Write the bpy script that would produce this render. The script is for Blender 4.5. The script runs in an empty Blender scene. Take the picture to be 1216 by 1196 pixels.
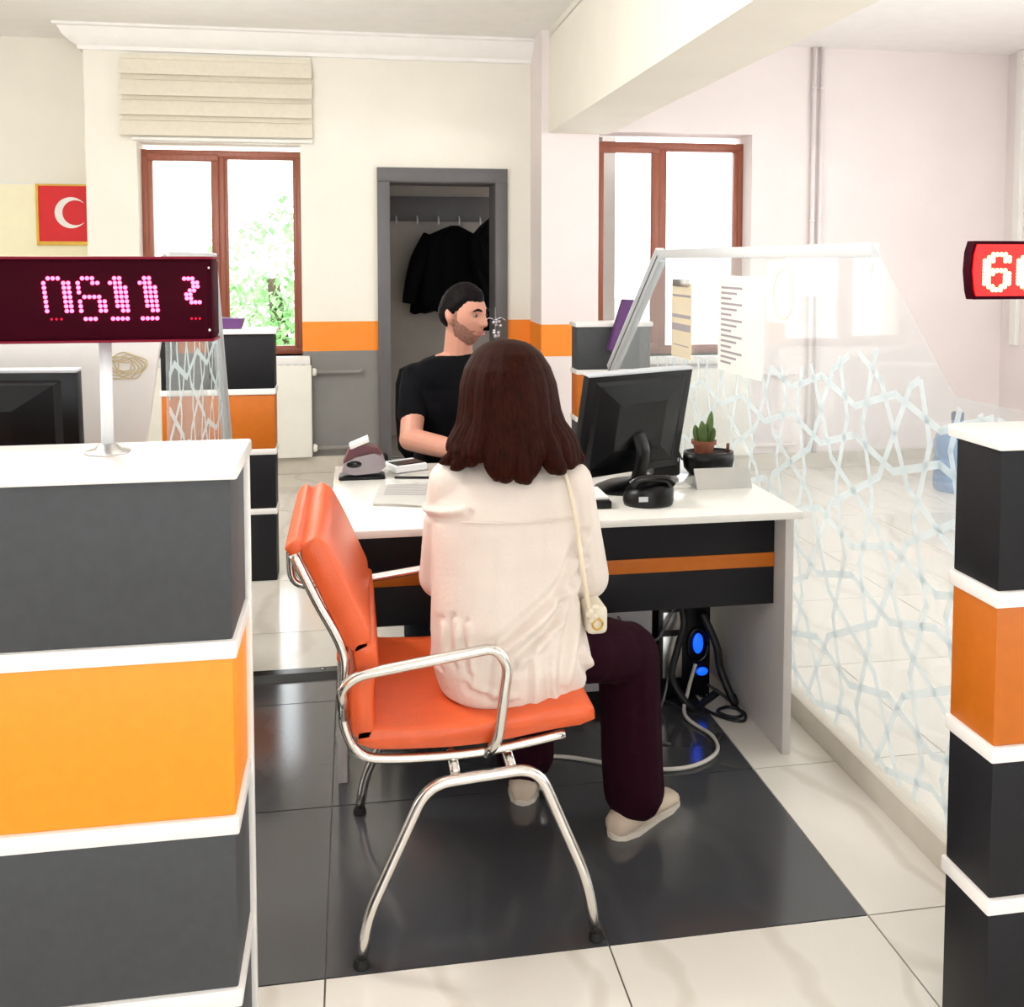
import bpy, bmesh, math, random
import numpy as np
from mathutils import Vector, Matrix, noise
random.seed(7)
SC = bpy.context.scene
COL = SC.collection
PI = math.pi
V = Vector

# ------------------------------------------------------------------ camera, world, lights, exposure
CAM_H, CAM_F = 1.45, 1150.0
cam_d = bpy.data.cameras.new('camera')
cam = bpy.data.objects.new('camera', cam_d); COL.objects.link(cam)
cam_d.sensor_fit = 'HORIZONTAL'; cam_d.sensor_width = 36.0
cam_d.lens = CAM_F / 1216 * 36.0
cam_d.shift_x = 0.0
cam_d.shift_y = -(598 - 375) / 1216.0
cam_d.clip_start = 0.05; cam_d.clip_end = 200
cam.location = (0, 0, CAM_H)
cam.rotation_euler = (math.radians(90 - 3.33433), 0, math.radians(-9.26904))
SC.camera = cam

w = bpy.data.worlds.new('world'); SC.world = w; w.use_nodes = True
bg = w.node_tree.nodes['Background']
bg.inputs[0].default_value = (0.95, 0.98, 1.0, 1); bg.inputs[1].default_value = 4.6

def area(name, loc, size, power, rot=(0, 0, 0), color=(1, 1, 1)):
    l = bpy.data.lights.new(name, 'AREA'); l.shape = 'RECTANGLE'
    l.size, l.size_y = size; l.energy = power; l.color = color
    o = bpy.data.objects.new(name, l); COL.objects.link(o); o.location = loc; o.rotation_euler = rot
    return o
def fill_point(name, loc, power, color=(1.0, 0.97, 0.93)):
    l = bpy.data.lights.new(name, 'POINT'); l.energy = power; l.color = color; l.shadow_soft_size = 0.16
    o = bpy.data.objects.new(name, l); COL.objects.link(o); o.location = loc; return o
fill_point('fill_light_public_area', (0.3, -0.9, 2.55), 22)  # unseen fill light added near the camera, no fixture
fill_point('fill_light_desks', (-1.0, 3.0, 2.40), 82)  # unseen fill added to lift the back walls and ceiling
fill_point('fill_light_hall', (3.4, 2.3, 2.05), 46)  # unseen fill, set low to brighten the beam's underside

SC.view_settings.view_transform = 'Standard'; SC.view_settings.look = 'None'
SC.view_settings.gamma = 1.0; SC.view_settings.use_curve_mapping = False
SC.view_settings.exposure = 0.24

# ------------------------------------------------------------------ materials
def lin(c):
    return tuple(((x / 255) / 12.92 if x / 255 <= 0.04045 else ((x / 255 + 0.055) / 1.055) ** 2.4) for x in c)
MATS = {}
def mat(name, rgb, rough=0.5, metal=0.0, var=0.06, scale=9.0, bump=0.0, bscale=None, spec=0.5, emit=None, estr=0.0, coat=0.0, stretch=None, sheen=0.0):
    m = bpy.data.materials.new(name); m.use_nodes = True
    nt = m.node_tree; b = nt.nodes['Principled BSDF']
    c = lin(rgb)
    tc = nt.nodes.new('ShaderNodeTexCoord'); mp = nt.nodes.new('ShaderNodeMapping')
    nt.links.new(tc.outputs['Object'], mp.inputs['Vector'])
    if stretch: mp.inputs['Scale'].default_value = stretch
    n = nt.nodes.new('ShaderNodeTexNoise'); n.inputs['Scale'].default_value = scale; n.inputs['Detail'].default_value = 4
    nt.links.new(mp.outputs[0], n.inputs['Vector'])
    r = nt.nodes.new('ShaderNodeValToRGB')
    r.color_ramp.elements[0].position = 0.3; r.color_ramp.elements[1].position = 0.7
    r.color_ramp.elements[0].color = tuple(x * (1 - var) for x in c) + (1,)
    r.color_ramp.elements[1].color = tuple(min(1, x * (1 + var)) for x in c) + (1,)
    nt.links.new(n.outputs[0], r.inputs[0]); nt.links.new(r.outputs[0], b.inputs['Base Color'])
    b.inputs['Roughness'].default_value = rough; b.inputs['Metallic'].default_value = metal
    b.inputs['Specular IOR Level'].default_value = spec
    b.inputs['Coat Weight'].default_value = coat
    b.inputs['Sheen Weight'].default_value = sheen
    if bump:
        n2 = nt.nodes.new('ShaderNodeTexNoise'); n2.inputs['Scale'].default_value = bscale or scale * 6; n2.inputs['Detail'].default_value = 3
        nt.links.new(mp.outputs[0], n2.inputs['Vector'])
        bp = nt.nodes.new('ShaderNodeBump'); bp.inputs['Strength'].default_value = bump; bp.inputs['Distance'].default_value = 0.01
        nt.links.new(n2.outputs[0], bp.inputs['Height']); nt.links.new(bp.outputs[0], b.inputs['Normal'])
    if emit:
        b.inputs['Emission Color'].default_value = lin(emit) + (1,); b.inputs['Emission Strength'].default_value = estr
    MATS[name] = m
    return m

def glassmat(name, tint=(0.96, 0.985, 0.98), haze=0.05, gloss=0.9):
    m = bpy.data.materials.new(name); m.use_nodes = True; nt = m.node_tree
    nt.nodes.remove(nt.nodes['Principled BSDF']); out = nt.nodes['Material Output']
    t = nt.nodes.new('ShaderNodeBsdfTransparent'); t.inputs[0].default_value = tint + (1,)
    g = nt.nodes.new('ShaderNodeBsdfGlossy'); g.inputs['Roughness'].default_value = 0.02; g.inputs[0].default_value = (gloss,) * 3 + (1,)
    d = nt.nodes.new('ShaderNodeBsdfDiffuse'); d.inputs[0].default_value = (0.9, 0.94, 0.95, 1)
    tl = nt.nodes.new('ShaderNodeBsdfTranslucent'); tl.inputs[0].default_value = (0.9, 0.94, 0.95, 1)
    ad = nt.nodes.new('ShaderNodeMixShader'); ad.inputs[0].default_value = 0.5
    nt.links.new(d.outputs[0], ad.inputs[1]); nt.links.new(tl.outputs[0], ad.inputs[2])
    nz = nt.nodes.new('ShaderNodeTexNoise'); nz.inputs['Scale'].default_value = 3.0
    mr = nt.nodes.new('ShaderNodeMapRange'); mr.inputs['To Min'].default_value = haze * 0.8; mr.inputs['To Max'].default_value = haze * 1.2
    nt.links.new(nz.outputs[0], mr.inputs[0])
    mx = nt.nodes.new('ShaderNodeMixShader'); nt.links.new(mr.outputs[0], mx.inputs[0])
    nt.links.new(t.outputs[0], mx.inputs[1]); nt.links.new(ad.outputs[0], mx.inputs[2])
    lw = nt.nodes.new('ShaderNodeLayerWeight'); lw.inputs[0].default_value = 0.5
    pw = nt.nodes.new('ShaderNodeMath'); pw.operation = 'POWER'; pw.inputs[1].default_value = 4.0; nt.links.new(lw.outputs['Facing'], pw.inputs[0])
    fr = nt.nodes.new('ShaderNodeMath'); fr.operation = 'MULTIPLY_ADD'; fr.inputs[1].default_value = 0.45; fr.inputs[2].default_value = 0.03; nt.links.new(pw.outputs[0], fr.inputs[0])
    m2 = nt.nodes.new('ShaderNodeMixShader'); nt.links.new(fr.outputs[0], m2.inputs[0])
    nt.links.new(mx.outputs[0], m2.inputs[1]); nt.links.new(g.outputs[0], m2.inputs[2])
    nt.links.new(m2.outputs[0], out.inputs[0]); MATS[name] = m
    return m

def tilemat(name, rgb, vein, rough, var):
    m = mat(name, rgb, rough=rough, var=var, scale=2.2, spec=0.5)
    nt = m.node_tree; b = nt.nodes['Principled BSDF']; r = [n for n in nt.nodes if n.type == 'VALTORGB'][0]
    oi = nt.nodes.new('ShaderNodeObjectInfo'); tc = [n for n in nt.nodes if n.type == 'TEX_COORD'][0]
    mp = [n for n in nt.nodes if n.type == 'MAPPING'][0]
    cmb = nt.nodes.new('ShaderNodeVectorMath'); cmb.operation = 'SCALE'; cmb.inputs[0].default_value = (37, 53, 11)
    nt.links.new(oi.outputs['Random'], cmb.inputs['Scale']); nt.links.new(cmb.outputs[0], mp.inputs['Location'])
    wv = nt.nodes.new('ShaderNodeTexWave'); wv.inputs['Scale'].default_value = 1.1; wv.inputs['Distortion'].default_value = 9; wv.inputs['Detail'].default_value = 4
    nt.links.new(mp.outputs[0], wv.inputs['Vector'])
    rr = nt.nodes.new('ShaderNodeValToRGB'); rr.color_ramp.elements[0].position = 0.0; rr.color_ramp.elements[1].position = 0.09
    rr.color_ramp.elements[0].color = (0.55,) * 3 + (1,); rr.color_ramp.elements[1].color = (0, 0, 0, 1)
    nt.links.new(wv.outputs[0], rr.inputs[0])
    mx = nt.nodes.new('ShaderNodeMix'); mx.data_type = 'RGBA'
    nt.links.new(rr.outputs[0], mx.inputs[0]); nt.links.new(r.outputs[0], mx.inputs[6]); mx.inputs[7].default_value = lin(vein) + (1,)
    nt.links.new(mx.outputs[2], b.inputs['Base Color'])
    return m

M = MATS
mat('cream_wall', (243, 239, 228), 0.85, var=0.02, bump=0.05, scale=3)
mat('white_wall', (238, 229, 228), 0.85, var=0.02, bump=0.05, scale=3)
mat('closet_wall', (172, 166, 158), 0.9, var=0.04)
mat('ceiling_white', (250, 248, 246), 0.9, var=0.02)
mat('dado_grey', (132, 130, 128), 0.7, var=0.03)
mat('band_orange', (255, 146, 42), 0.6, var=0.03)
mat('frame_grey', (98, 96, 98), 0.5, var=0.04)
mat('skirting', (206, 198, 184), 0.35, var=0.06)
mat('grout', (112, 106, 98), 0.9)
tilemat('tile_light', (228, 222, 212), (206, 198, 184), 0.12, 0.03)
tilemat('tile_dark', (66, 67, 70), (74, 75, 78), 0.13, 0.08)
M['tile_dark'].node_tree.nodes['Principled BSDF'].inputs['Specular IOR Level'].default_value = 0.95
mat('brown_wood', (150, 84, 62), 0.4, var=0.12, scale=14, stretch=(6, 6, 0.6))
mat('brown_dark', (92, 52, 40), 0.45, var=0.12, scale=14)
mat('sill_white', (240, 238, 234), 0.4, var=0.02)
mat('blind_cream', (232, 225, 208), 0.8, var=0.03, bump=0.1, scale=30)
mat('radiator_white', (240, 238, 228), 0.35, var=0.02)
mat('white_lam', (240, 236, 232), 0.30, var=0.02, coat=0.2)
mat('desk_white', (236, 233, 226), 0.16, var=0.02, coat=0.3)
mat('panel_side', (206, 200, 196), 0.4, var=0.03)
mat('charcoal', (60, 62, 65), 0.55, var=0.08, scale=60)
mat('charcoal_dark_and_shaded', (25, 25, 29), 0.5, var=0.08, scale=60, spec=0.25)  # near-black parts; on the counters, charcoal with shade in its colour
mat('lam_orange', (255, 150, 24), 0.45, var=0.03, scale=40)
mat('lam_orange_shaded', (194, 102, 8), 0.45, var=0.04, scale=40)  # lam_orange with shade put into the colour for less lit counters
mat('leather_orange', (226, 96, 48), 0.36, var=0.05, scale=20, bump=0.12, bscale=220, spec=0.5)
mat('chrome', (222, 219, 214), 0.2, 1.0, var=0.02)
mat('brushed', (190, 188, 184), 0.3, 1.0, var=0.04)
mat('alu_white', (226, 228, 230), 0.35, 0.1, var=0.02)
mat('alu_grey', (196, 200, 204), 0.4, 0.0, var=0.03)
mat('black_plastic', (9, 9, 12), 0.35, var=0.1, scale=30, spec=0.3)
mat('black_gloss', (10, 10, 12), 0.2, var=0.1, spec=0.4)
mat('black_rubber', (16, 16, 16), 0.7)
mat('black_fabric', (10, 10, 12), 0.9, var=0.2, scale=40, bump=0.2, spec=0.1)
mat('coat_black', (8, 8, 9), 0.9, var=0.2, scale=30, bump=0.2, spec=0.1)
mat('led_case', (52, 2, 18), 0.5, var=0.15, scale=6, spec=0.04)
mat('led_case_red', (120, 8, 36), 0.45, var=0.1, spec=0.2)
mat('led_pink', (255, 40, 90), 0.4, emit=(255, 70, 120), estr=9.0)
mat('led_dim', (120, 10, 30), 0.4, emit=(255, 30, 70), estr=0.8)
mat('led_warm', (255, 120, 60), 0.4, emit=(255, 170, 100), estr=10)
mat('led_red', (160, 0, 0), 0.4, emit=(255, 10, 10), estr=0.9)
mat('blue_led', (20, 60, 255), 0.4, emit=(10, 80, 255), estr=1.6)
mat('hair_brown', (43, 15, 8), 0.5, var=0.5, scale=22, stretch=(9, 9, 0.5), bump=0.3, bscale=60, spec=0.05)
mat('hair_black', (15, 11, 12), 0.6, var=0.3, scale=60, bump=0.12, bscale=140, spec=0.08)
mat('beard', (138, 96, 82), 0.8, var=0.35, scale=150, bump=0.3, bscale=300)
mat('skin', (194, 137, 116), 0.5, var=0.05, scale=12)
mat('lips', (176, 104, 98), 0.45)
mat('eye_white', (150, 132, 126), 0.4); mat('eye_iris', (44, 28, 20), 0.15)
mat('blouse', (226, 214, 204), 0.8, var=0.03, scale=14, bump=0.1, bscale=120, sheen=0.1)
mat('strap_beige', (228, 214, 190), 0.6); mat('bag_cream', (226, 216, 196), 0.45, var=0.05)
mat('trousers_wine', (34, 5, 18), 0.9, var=0.15, scale=30, bump=0.15, spec=0.1)
mat('shirt_black', (8, 8, 12), 0.9, var=0.2, scale=20, bump=0.15, spec=0.12)
mat('jeans', (28, 32, 44), 0.85); mat('shoe_beige', (196, 178, 158), 0.7, var=0.06, bump=0.15); mat('sole', (206, 196, 182), 0.6)
mat('shoe_dark', (24, 22, 22), 0.5)
mat('paper', (244, 242, 238), 0.7, var=0.015); mat('paper_cream', (232, 218, 190), 0.7, var=0.03)
mat('ink', (168, 160, 164), 0.8); mat('ink_gold', (206, 188, 148), 0.6)
mat('purple', (88, 46, 104), 0.5, var=0.12); mat('flag_red', (220, 34, 42), 0.6, var=0.04); mat('gold', (206, 166, 70), 0.35, 0.6)
mat('board_cream', (250, 244, 212), 0.6, var=0.02)
mat('stamp_grey', (150, 142, 146), 0.3, 0.2); mat('stamp_maroon', (96, 52, 60), 0.4)
mat('cactus', (72, 96, 40), 0.6, var=0.2, scale=40, bump=0.4); mat('pot_brown', (120, 66, 44), 0.6); mat('soil', (52, 38, 30), 0.95, bump=0.6)
mat('cable_white', (206, 200, 192), 0.5); mat('cable_black', (18, 18, 20), 0.5); mat('cable_grey', (110, 108, 112), 0.5)
mat('ped_grey', (190, 188, 190), 0.45); mat('leaf', (150, 200, 132), 0.6, var=0.35, scale=3); mat('bark', (96, 76, 60), 0.9, bump=0.5)
mat('exterior_ground', (190, 190, 182), 0.9)
mat('bottle_blue', (98, 140, 190), 0.12, var=0.1, spec=0.6); mat('bottle_cap', (34, 46, 92), 0.4)
mat('pipe_paint', (240, 231, 231), 0.5, var=0.02); mat('pipe_grey', (138, 136, 134), 0.5)
mat('etch', (214, 226, 230), 0.6, var=0.02)
mat('crystal', (214, 214, 224), 0.08, 0.9, var=0.1)
glassmat('partition_glass', (0.97, 0.985, 0.985), 0.11, 0.9)
glassmat('window_glass', (0.98, 0.99, 0.99), 0.01, 0.5)
# etched strips: part scatter, part see-through
def etchmat():
    m = M['etch']; nt = m.node_tree; b = nt.nodes['Principled BSDF']; out = nt.nodes['Material Output']
    t = nt.nodes.new('ShaderNodeBsdfTransparent'); mx = nt.nodes.new('ShaderNodeMixShader'); mx.inputs[0].default_value = 0.62
    tl = nt.nodes.new('ShaderNodeBsdfTranslucent'); tl.inputs[0].default_value = (0.74, 0.82, 0.84, 1)
    mm = nt.nodes.new('ShaderNodeMixShader'); mm.inputs[0].default_value = 0.5
    nt.links.new(b.outputs[0], mm.inputs[1]); nt.links.new(tl.outputs[0], mm.inputs[2])
    nt.links.new(t.outputs[0], mx.inputs[1]); nt.links.new(mm.outputs[0], mx.inputs[2]); nt.links.new(mx.outputs[0], out.inputs[0])
etchmat()

# ------------------------------------------------------------------ object helpers
def tag(o, label=None, cat=None, group=None, kind=None):
    if label: o['label'] = label
    if cat: o['category'] = cat
    if group: o['group'] = group
    if kind: o['kind'] = kind
    return o
def wloc(o):
    p = V((0, 0, 0))
    while o is not None:
        p += o.location; o = o.parent
    return p
def thing(name, loc, label=None, cat=None, group=None, kind=None):
    o = bpy.data.objects.new(name, None); COL.objects.link(o); o.location = loc; o.empty_display_size = 0.1
    return tag(o, label, cat, group, kind)
def obj(name, bm, m, parent=None, smooth=False):
    """meshes are written in world coordinates; a child is set back by its parent's place"""
    if isinstance(bm, bmesh.types.BMesh):
        bmesh.ops.recalc_face_normals(bm, faces=bm.faces)
        me = bpy.data.meshes.new(name); bm.to_mesh(me); bm.free()
    else: me = bm
    if smooth is True: me.polygons.foreach_set('use_smooth', [True] * len(me.polygons))
    elif smooth: 
        me.polygons.foreach_set('use_smooth', [True] * len(me.polygons)); me.set_sharp_from_angle(angle=smooth)
    me.materials.append(M[m] if isinstance(m, str) else m)
    o = bpy.data.objects.new(name, me); COL.objects.link(o)
    if parent: o.parent = parent; o.location = -wloc(parent)
    return o
def settle(o):
    """put the origin of a single-mesh thing at its base centre"""
    me = o.data; cs = [v.co for v in me.vertices]
    c = V(((min(v.x for v in cs) + max(v.x for v in cs)) / 2, (min(v.y for v in cs) + max(v.y for v in cs)) / 2, min(v.z for v in cs)))
    me.transform(Matrix.Translation(-c)); o.location += c
    return o
NB = bmesh.new
def box(bm, x0, x1, y0, y1, z0, z1, bev=0.0, mtx=None):
    t = bmesh.new(); bmesh.ops.create_cube(t, size=1.0)
    for v in t.verts: v.co = V(((x0 + x1) / 2 + v.co.x * (x1 - x0), (y0 + y1) / 2 + v.co.y * (y1 - y0), (z0 + z1) / 2 + v.co.z * (z1 - z0)))
    if bev: bmesh.ops.bevel(t, geom=t.edges[:], offset=bev, segments=2, affect='EDGES', profile=0.5)
    if mtx: bmesh.ops.transform(t, matrix=mtx, verts=t.verts[:])
    me = bpy.data.meshes.new('tmp'); t.to_mesh(me); t.free(); bm.from_mesh(me); bpy.data.meshes.remove(me)
    return bm
def bx(name, x0, x1, y0, y1, z0, z1, m, parent=None, bev=0.0, mtx=None):
    return obj(name, box(NB(), x0, x1, y0, y1, z0, z1, bev, mtx), m, parent, smooth=math.radians(40) if bev else False)
def crom(pts, n=6):
    P = [V(p) for p in pts]; out = []
    for i in range(len(P) - 1):
        p0 = P[max(0, i - 1)]; p1 = P[i]; p2 = P[i + 1]; p3 = P[min(len(P) - 1, i + 2)]
        for k in range(n):
            t = k / n
            out.append(0.5 * ((2 * p1) + (-p0 + p2) * t + (2 * p0 - 5 * p1 + 4 * p2 - p3) * t * t + (-p0 + 3 * p1 - 3 * p2 + p3) * t ** 3))
    out.append(P[-1]); return out
def rounded(pts, r, n=5):
    """polyline with rounded corners"""
    P = [V(p) for p in pts]; out = [P[0]]
    for i in range(1, len(P) - 1):
        a, b, c = P[i - 1], P[i], P[i + 1]
        d1 = (a - b); d2 = (c - b); q = min(r, d1.length * 0.45, d2.length * 0.45)
        s = b + d1.normalized() * q; e = b + d2.normalized() * q
        for k in range(n + 1):
            t = k / n; out.append((1 - t) ** 2 * s + 2 * t * (1 - t) * b + t * t * e)
    out.append(P[-1]); return out
def tube(bm, pts, r, seg=10, flat=1.0, ref=None):
    P = [V(p) for p in pts]; n = len(P)
    R = r if isinstance(r, (list, tuple)) else [r] * n
    if len(R) != n: R = [R[0] + (R[-1] - R[0]) * i / (n - 1) for i in range(n)] if len(R) == 2 else list(np.interp(np.linspace(0, 1, n), np.linspace(0, 1, len(R)), R))
    T = [(P[min(i + 1, n - 1)] - P[max(i - 1, 0)]).normalized() for i in range(n)]
    N = V(ref) if ref else (V((0, 0, 1)) if abs(T[0].z) < 0.9 else V((1, 0, 0)))
    rings = []
    for i in range(n):
        N = (N - T[i] * N.dot(T[i])).normalized(); B = T[i].cross(N)
        rings.append([bm.verts.new(P[i] + (N * math.cos(2 * PI * k / seg) * flat + B * math.sin(2 * PI * k / seg)) * R[i]) for k in range(seg)])
    for i in range(n - 1):
        for k in range(seg):
            bm.faces.new((rings[i][k], rings[i][(k + 1) % seg], rings[i + 1][(k + 1) % seg], rings[i + 1][k]))
    bm.faces.new(rings[0][::-1]); bm.faces.new(rings[-1])
    return bm
def loft(bm, rings):
    R = [[bm.verts.new(p) for p in r] for r in rings]; s = len(R[0])
    for i in range(len(R) - 1):
        for k in range(s): bm.faces.new((R[i][k], R[i][(k + 1) % s], R[i + 1][(k + 1) % s], R[i + 1][k]))
    bm.faces.new(R[0][::-1]); bm.faces.new(R[-1]); return bm
def lathe(bm, prof, c=(0, 0, 0), seg=24):
    return loft(bm, [[V((c[0] + r * math.cos(2 * PI * k / seg), c[1] + r * math.sin(2 * PI * k / seg), c[2] + z)) for k in range(seg)] for r, z in prof])
def prism(bm, poly, axis, a, b):
    """extrude a 2-D polygon along an axis: x -> (y,z), y -> (x,z), z -> (x,y)"""
    def mk(p, t): return V((t, p[0], p[1])) if axis == 'x' else V((p[0], t, p[1])) if axis == 'y' else V((p[0], p[1], t))
    A = [bm.verts.new(mk(p, a)) for p in poly]; B = [bm.verts.new(mk(p, b)) for p in poly]; n = len(poly)
    bm.faces.new(A); bm.faces.new(B[::-1])
    for i in range(n): bm.faces.new((A[i], B[i], B[(i + 1) % n], A[(i + 1) % n]))
    return bm
def bevall(bm, off, seg=2, ang=0.6):
    es = [e for e in bm.edges if len(e.link_faces) == 2 and e.calc_face_angle(0) > ang]
    bmesh.ops.recalc_face_normals(bm, faces=bm.faces)
    bmesh.ops.bevel(bm, geom=es, offset=off, segments=seg, affect='EDGES', profile=0.5); return bm
def rect_wall(bm, axis, pos0, pos1, u0, u1, z0, z1, holes):
    """solid wall with rectangular holes: split into boxes; axis 'y' wall spans X, axis 'x' wall spans Y"""
    us = sorted({u0, u1, *[h[0] for h in holes], *[h[1] for h in holes]})
    for a, b in zip(us[:-1], us[1:]):
        hs = sorted([h for h in holes if h[0] < (a + b) / 2 < h[1]], key=lambda h: h[2]); z = z0
        for h in hs + [(0, 0, z1, z1)]:
            if h[2] > z + 1e-5:
                box(bm, *((a, b, pos0, pos1) if axis == 'y' else (pos0, pos1, a, b)), z, h[2])
            z = h[3]
    return bm
def ell(bm, c, r, mtx=None, seg=20):
    t = bmesh.new(); bmesh.ops.create_uvsphere(t, u_segments=seg, v_segments=max(8, seg * 2 // 3), radius=1.0)
    for v in t.verts: v.co = V((v.co.x * r[0], v.co.y * r[1], v.co.z * r[2]))
    if mtx: bmesh.ops.transform(t, matrix=mtx, verts=t.verts[:])
    for v in t.verts: v.co += V(c)
    me = bpy.data.meshes.new('tmp'); t.to_mesh(me); t.free(); bm.from_mesh(me); bpy.data.meshes.remove(me); return bm
def copy_tree(o, parent=None):
    c = o.copy(); COL.objects.link(c); c.parent = parent
    for ch in o.children: copy_tree(ch, c)
    return c
def remesh(bm, voxel, smooth=4, fn=None, name='body'):
    me = bpy.data.meshes.new(name); bmesh.ops.recalc_face_normals(bm, faces=bm.faces); bm.to_mesh(me); bm.free()
    o = bpy.data.objects.new('tmp', me); COL.objects.link(o)
    r = o.modifiers.new('r', 'REMESH'); r.mode = 'VOXEL'; r.voxel_size = voxel
    if smooth:
        s = o.modifiers.new('s', 'SMOOTH'); s.iterations = smooth; s.factor = 0.5
    dg = bpy.context.evaluated_depsgraph_get(); dg.update()
    out = bpy.data.meshes.new_from_object(o.evaluated_get(dg)); out.name = name
    bpy.data.objects.remove(o); bpy.data.meshes.remove(me)
    if fn:
        nrm = [v.normal.copy() for v in out.vertices]
        for v, nn in zip(out.vertices, nrm): v.co = fn(v.co.copy(), nn)
    return out
def cap(bm, p0, p1, r0, r1, n=5, seg=14, mid=None):
    """tapered limb piece with round ends"""
    p0, p1 = V(p0), V(p1); d = (p1 - p0).normalized(); pts = []; rs = []
    for k in range(1, n + 1):
        a = PI / 2 * k / n; pts.append(p0 - d * r0 * math.cos(a)); rs.append(max(1e-4, r0 * math.sin(a)))
    if mid: pts.append((p0 + p1) / 2); rs.append(mid)
    for k in range(n):
        a = PI / 2 * k / n; pts.append(p1 + d * r1 * math.sin(a)); rs.append(max(1e-4, r1 * math.cos(a)))
    return tube(bm, pts, rs, seg)

# ------------------------------------------------------------------ the setting
YB, YR, XBL, XBR = 6.65, 6.25, 1.215, 1.585      # back wall, right-hand back wall, beam sides
CEIL, CEILR = 2.935, 2.885
XL, XRT, YF = -3.6, 4.56, -4.0

# floor: mortar bed with one object per tile
fl = thing('floor', (0, 0, 0), kind='structure', label='floor of pale marbled tiles with a dark tiled patch', cat='floor')
bx('mortar_bed', XL, XRT, YF, 7.1, -0.06, -0.004, 'grout', fl)
TX, TY, X0, Y0 = 0.59, 0.625, -0.07, 1.91
tl_mesh = {}
def tile(x0, x1, y0, y1, m):
    k = (round(x1 - x0, 3), round(y1 - y0, 3), m); g = 0.002
    if k not in tl_mesh:
        b = NB(); hx, hy = (x1 - x0) / 2 - g, (y1 - y0) / 2 - g
        prism(b, [(-hx, -hy), (hx, -hy), (hx, hy), (-hx, hy)], 'z', -0.012, -0.0012)
        top = [f for f in b.faces if all(v.co.z > -0.002 for v in f.verts)]
        r = bmesh.ops.inset_region(b, faces=top, thickness=0.002)
        for f in top:
            for v in f.verts: v.co.z = 0.0
        bmesh.ops.recalc_face_normals(b, faces=b.faces)
        me = bpy.data.meshes.new('tile'); b.to_mesh(me); b.free(); me.materials.append(M[m]); tl_mesh[k] = me
    o = bpy.data.objects.new('tile', tl_mesh[k]); COL.objects.link(o); o.parent = fl
    o.location = ((x0 + x1) / 2, (y0 + y1) / 2, 0)
YD = 3.36
for i in range(-6, 8):
    for j in range(-5, 9):
        x0, x1 = X0 + i * TX, X0 + (i + 1) * TX; y0, y1 = Y0 + j * TY, Y0 + (j + 1) * TY
        x0, x1 = max(x0, XL), min(x1, XRT); y1 = min(y1, 7.05)
        if x1 - x0 < 0.05 or y1 - y0 < 0.05: continue
        if i <= 1 and 0 <= j <= 2:
            if j < 2: tile(x0, x1, y0, y1, 'tile_dark')
            else: tile(x0, x1, y0, YD, 'tile_dark'); tile(x0, x1, YD, y1, 'tile_light')
        else: tile(x0, x1, y0, y1, 'tile_light')

def struct(name, bm, m, parent=None, smooth=False):
    o = obj(name, bm, m, parent, smooth)
    if not parent: tag(o, kind='structure')
    return o
# back wall with window and doorway
WL, WR, WB, WT = -1.385, -0.345, 0.80, 2.215
DL, DR, DT = 0.16, 1.05, 2.07
wb = NB(); rect_wall(wb, 'y', YB, YB + 0.28, -1.70, XBL, 0, CEIL, [(WL, WR, WB, WT), (DL + 0.02, DR - 0.02, 0.0, DT - 0.02)])
wall_b = struct('wall_back', wb, 'cream_wall'); tag(wall_b, 'cream back wall with an orange band above grey paint', 'wall')
bb = NB()
for a, b in ((-1.70, WL), (WR, DL), (DR, XBL)): box(bb, a, b, YB - 0.003, YB, 0.83, 1.03)
obj('orange_paint_band', bb, 'band_orange', wall_b)
bb = NB()
for a, b, t in ((-1.70, WL, 0.83), (WL, WR, WB - 0.06), (WR, DL, 0.83), (DR, XBL, 0.83)): box(bb, a, b, YB - 0.003, YB, 0.0, t)
obj('grey_paint_dado', bb, 'dado_grey', wall_b)
bs = NB()
for a, b in ((-1.70, DL), (DR, XBL)): box(bs, a, b, YB - 0.022, YB - 0.003, 0, 0.115, 0.003)
struct('baseboard_back', bs, 'skirting')
# recessed wall on the left
struct('wall_recess', box(NB(), XL, -1.43, 7.02, 7.2, 0, CEIL), 'cream_wall')
bd = NB(); box(bd, XL, -1.70, 7.014, 7.02, 0, 0.83); struct('trim_3', bd, 'dado_grey')
# left wall, out of frame, with a window opening
wl = NB(); rect_wall(wl, 'x', XL - 0.2, XL, YF, 7.2, 0, CEIL, [(-2.5, -0.2, 0.8, 2.3), (0.8, 2.6, 0.8, 2.3)])
struct('wall_left', wl, 'cream_wall')
# right-hand back wall with window, and the far right wall
W2L, W2R, W2B, W2T = 1.60, 2.665, 0.80, 2.29
wr = NB(); rect_wall(wr, 'y', YR, YR + 0.28, XBL, XRT + 0.2, 0, CEIL, [(W2L, W2R, W2B, W2T)])
box(wr, XBL - 0.0, XBL + 0.01, YR + 0.28, YB + 0.28, 0, CEIL)
wall_r = struct('wall_back_right', wr, 'white_wall'); tag(wall_r, 'white wall with a window right of the beam', 'wall')
bo = box(NB(), XBL - 0.002, W2L, YR - 0.003, YR, 0.81, 1.02); box(bo, XBL - 0.003, XBL, YR - 0.003, YB, 0.81, 1.02)
obj('orange_paint_band', bo, 'band_orange', wall_r)
bs = box(NB(), XBL, XRT, YR - 0.02, YR, 0, 0.115, 0.003); struct('baseboard_right', bs, 'skirting')
wrr = NB(); rect_wall(wrr, 'x', XRT, XRT + 0.2, YF, YR, 0, CEIL, [(1.2, 4.6, 0.85, 2.35), (-3.0, -0.4, 0.85, 2.35)])
struct('wall_right', wrr, 'white_wall')
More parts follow.
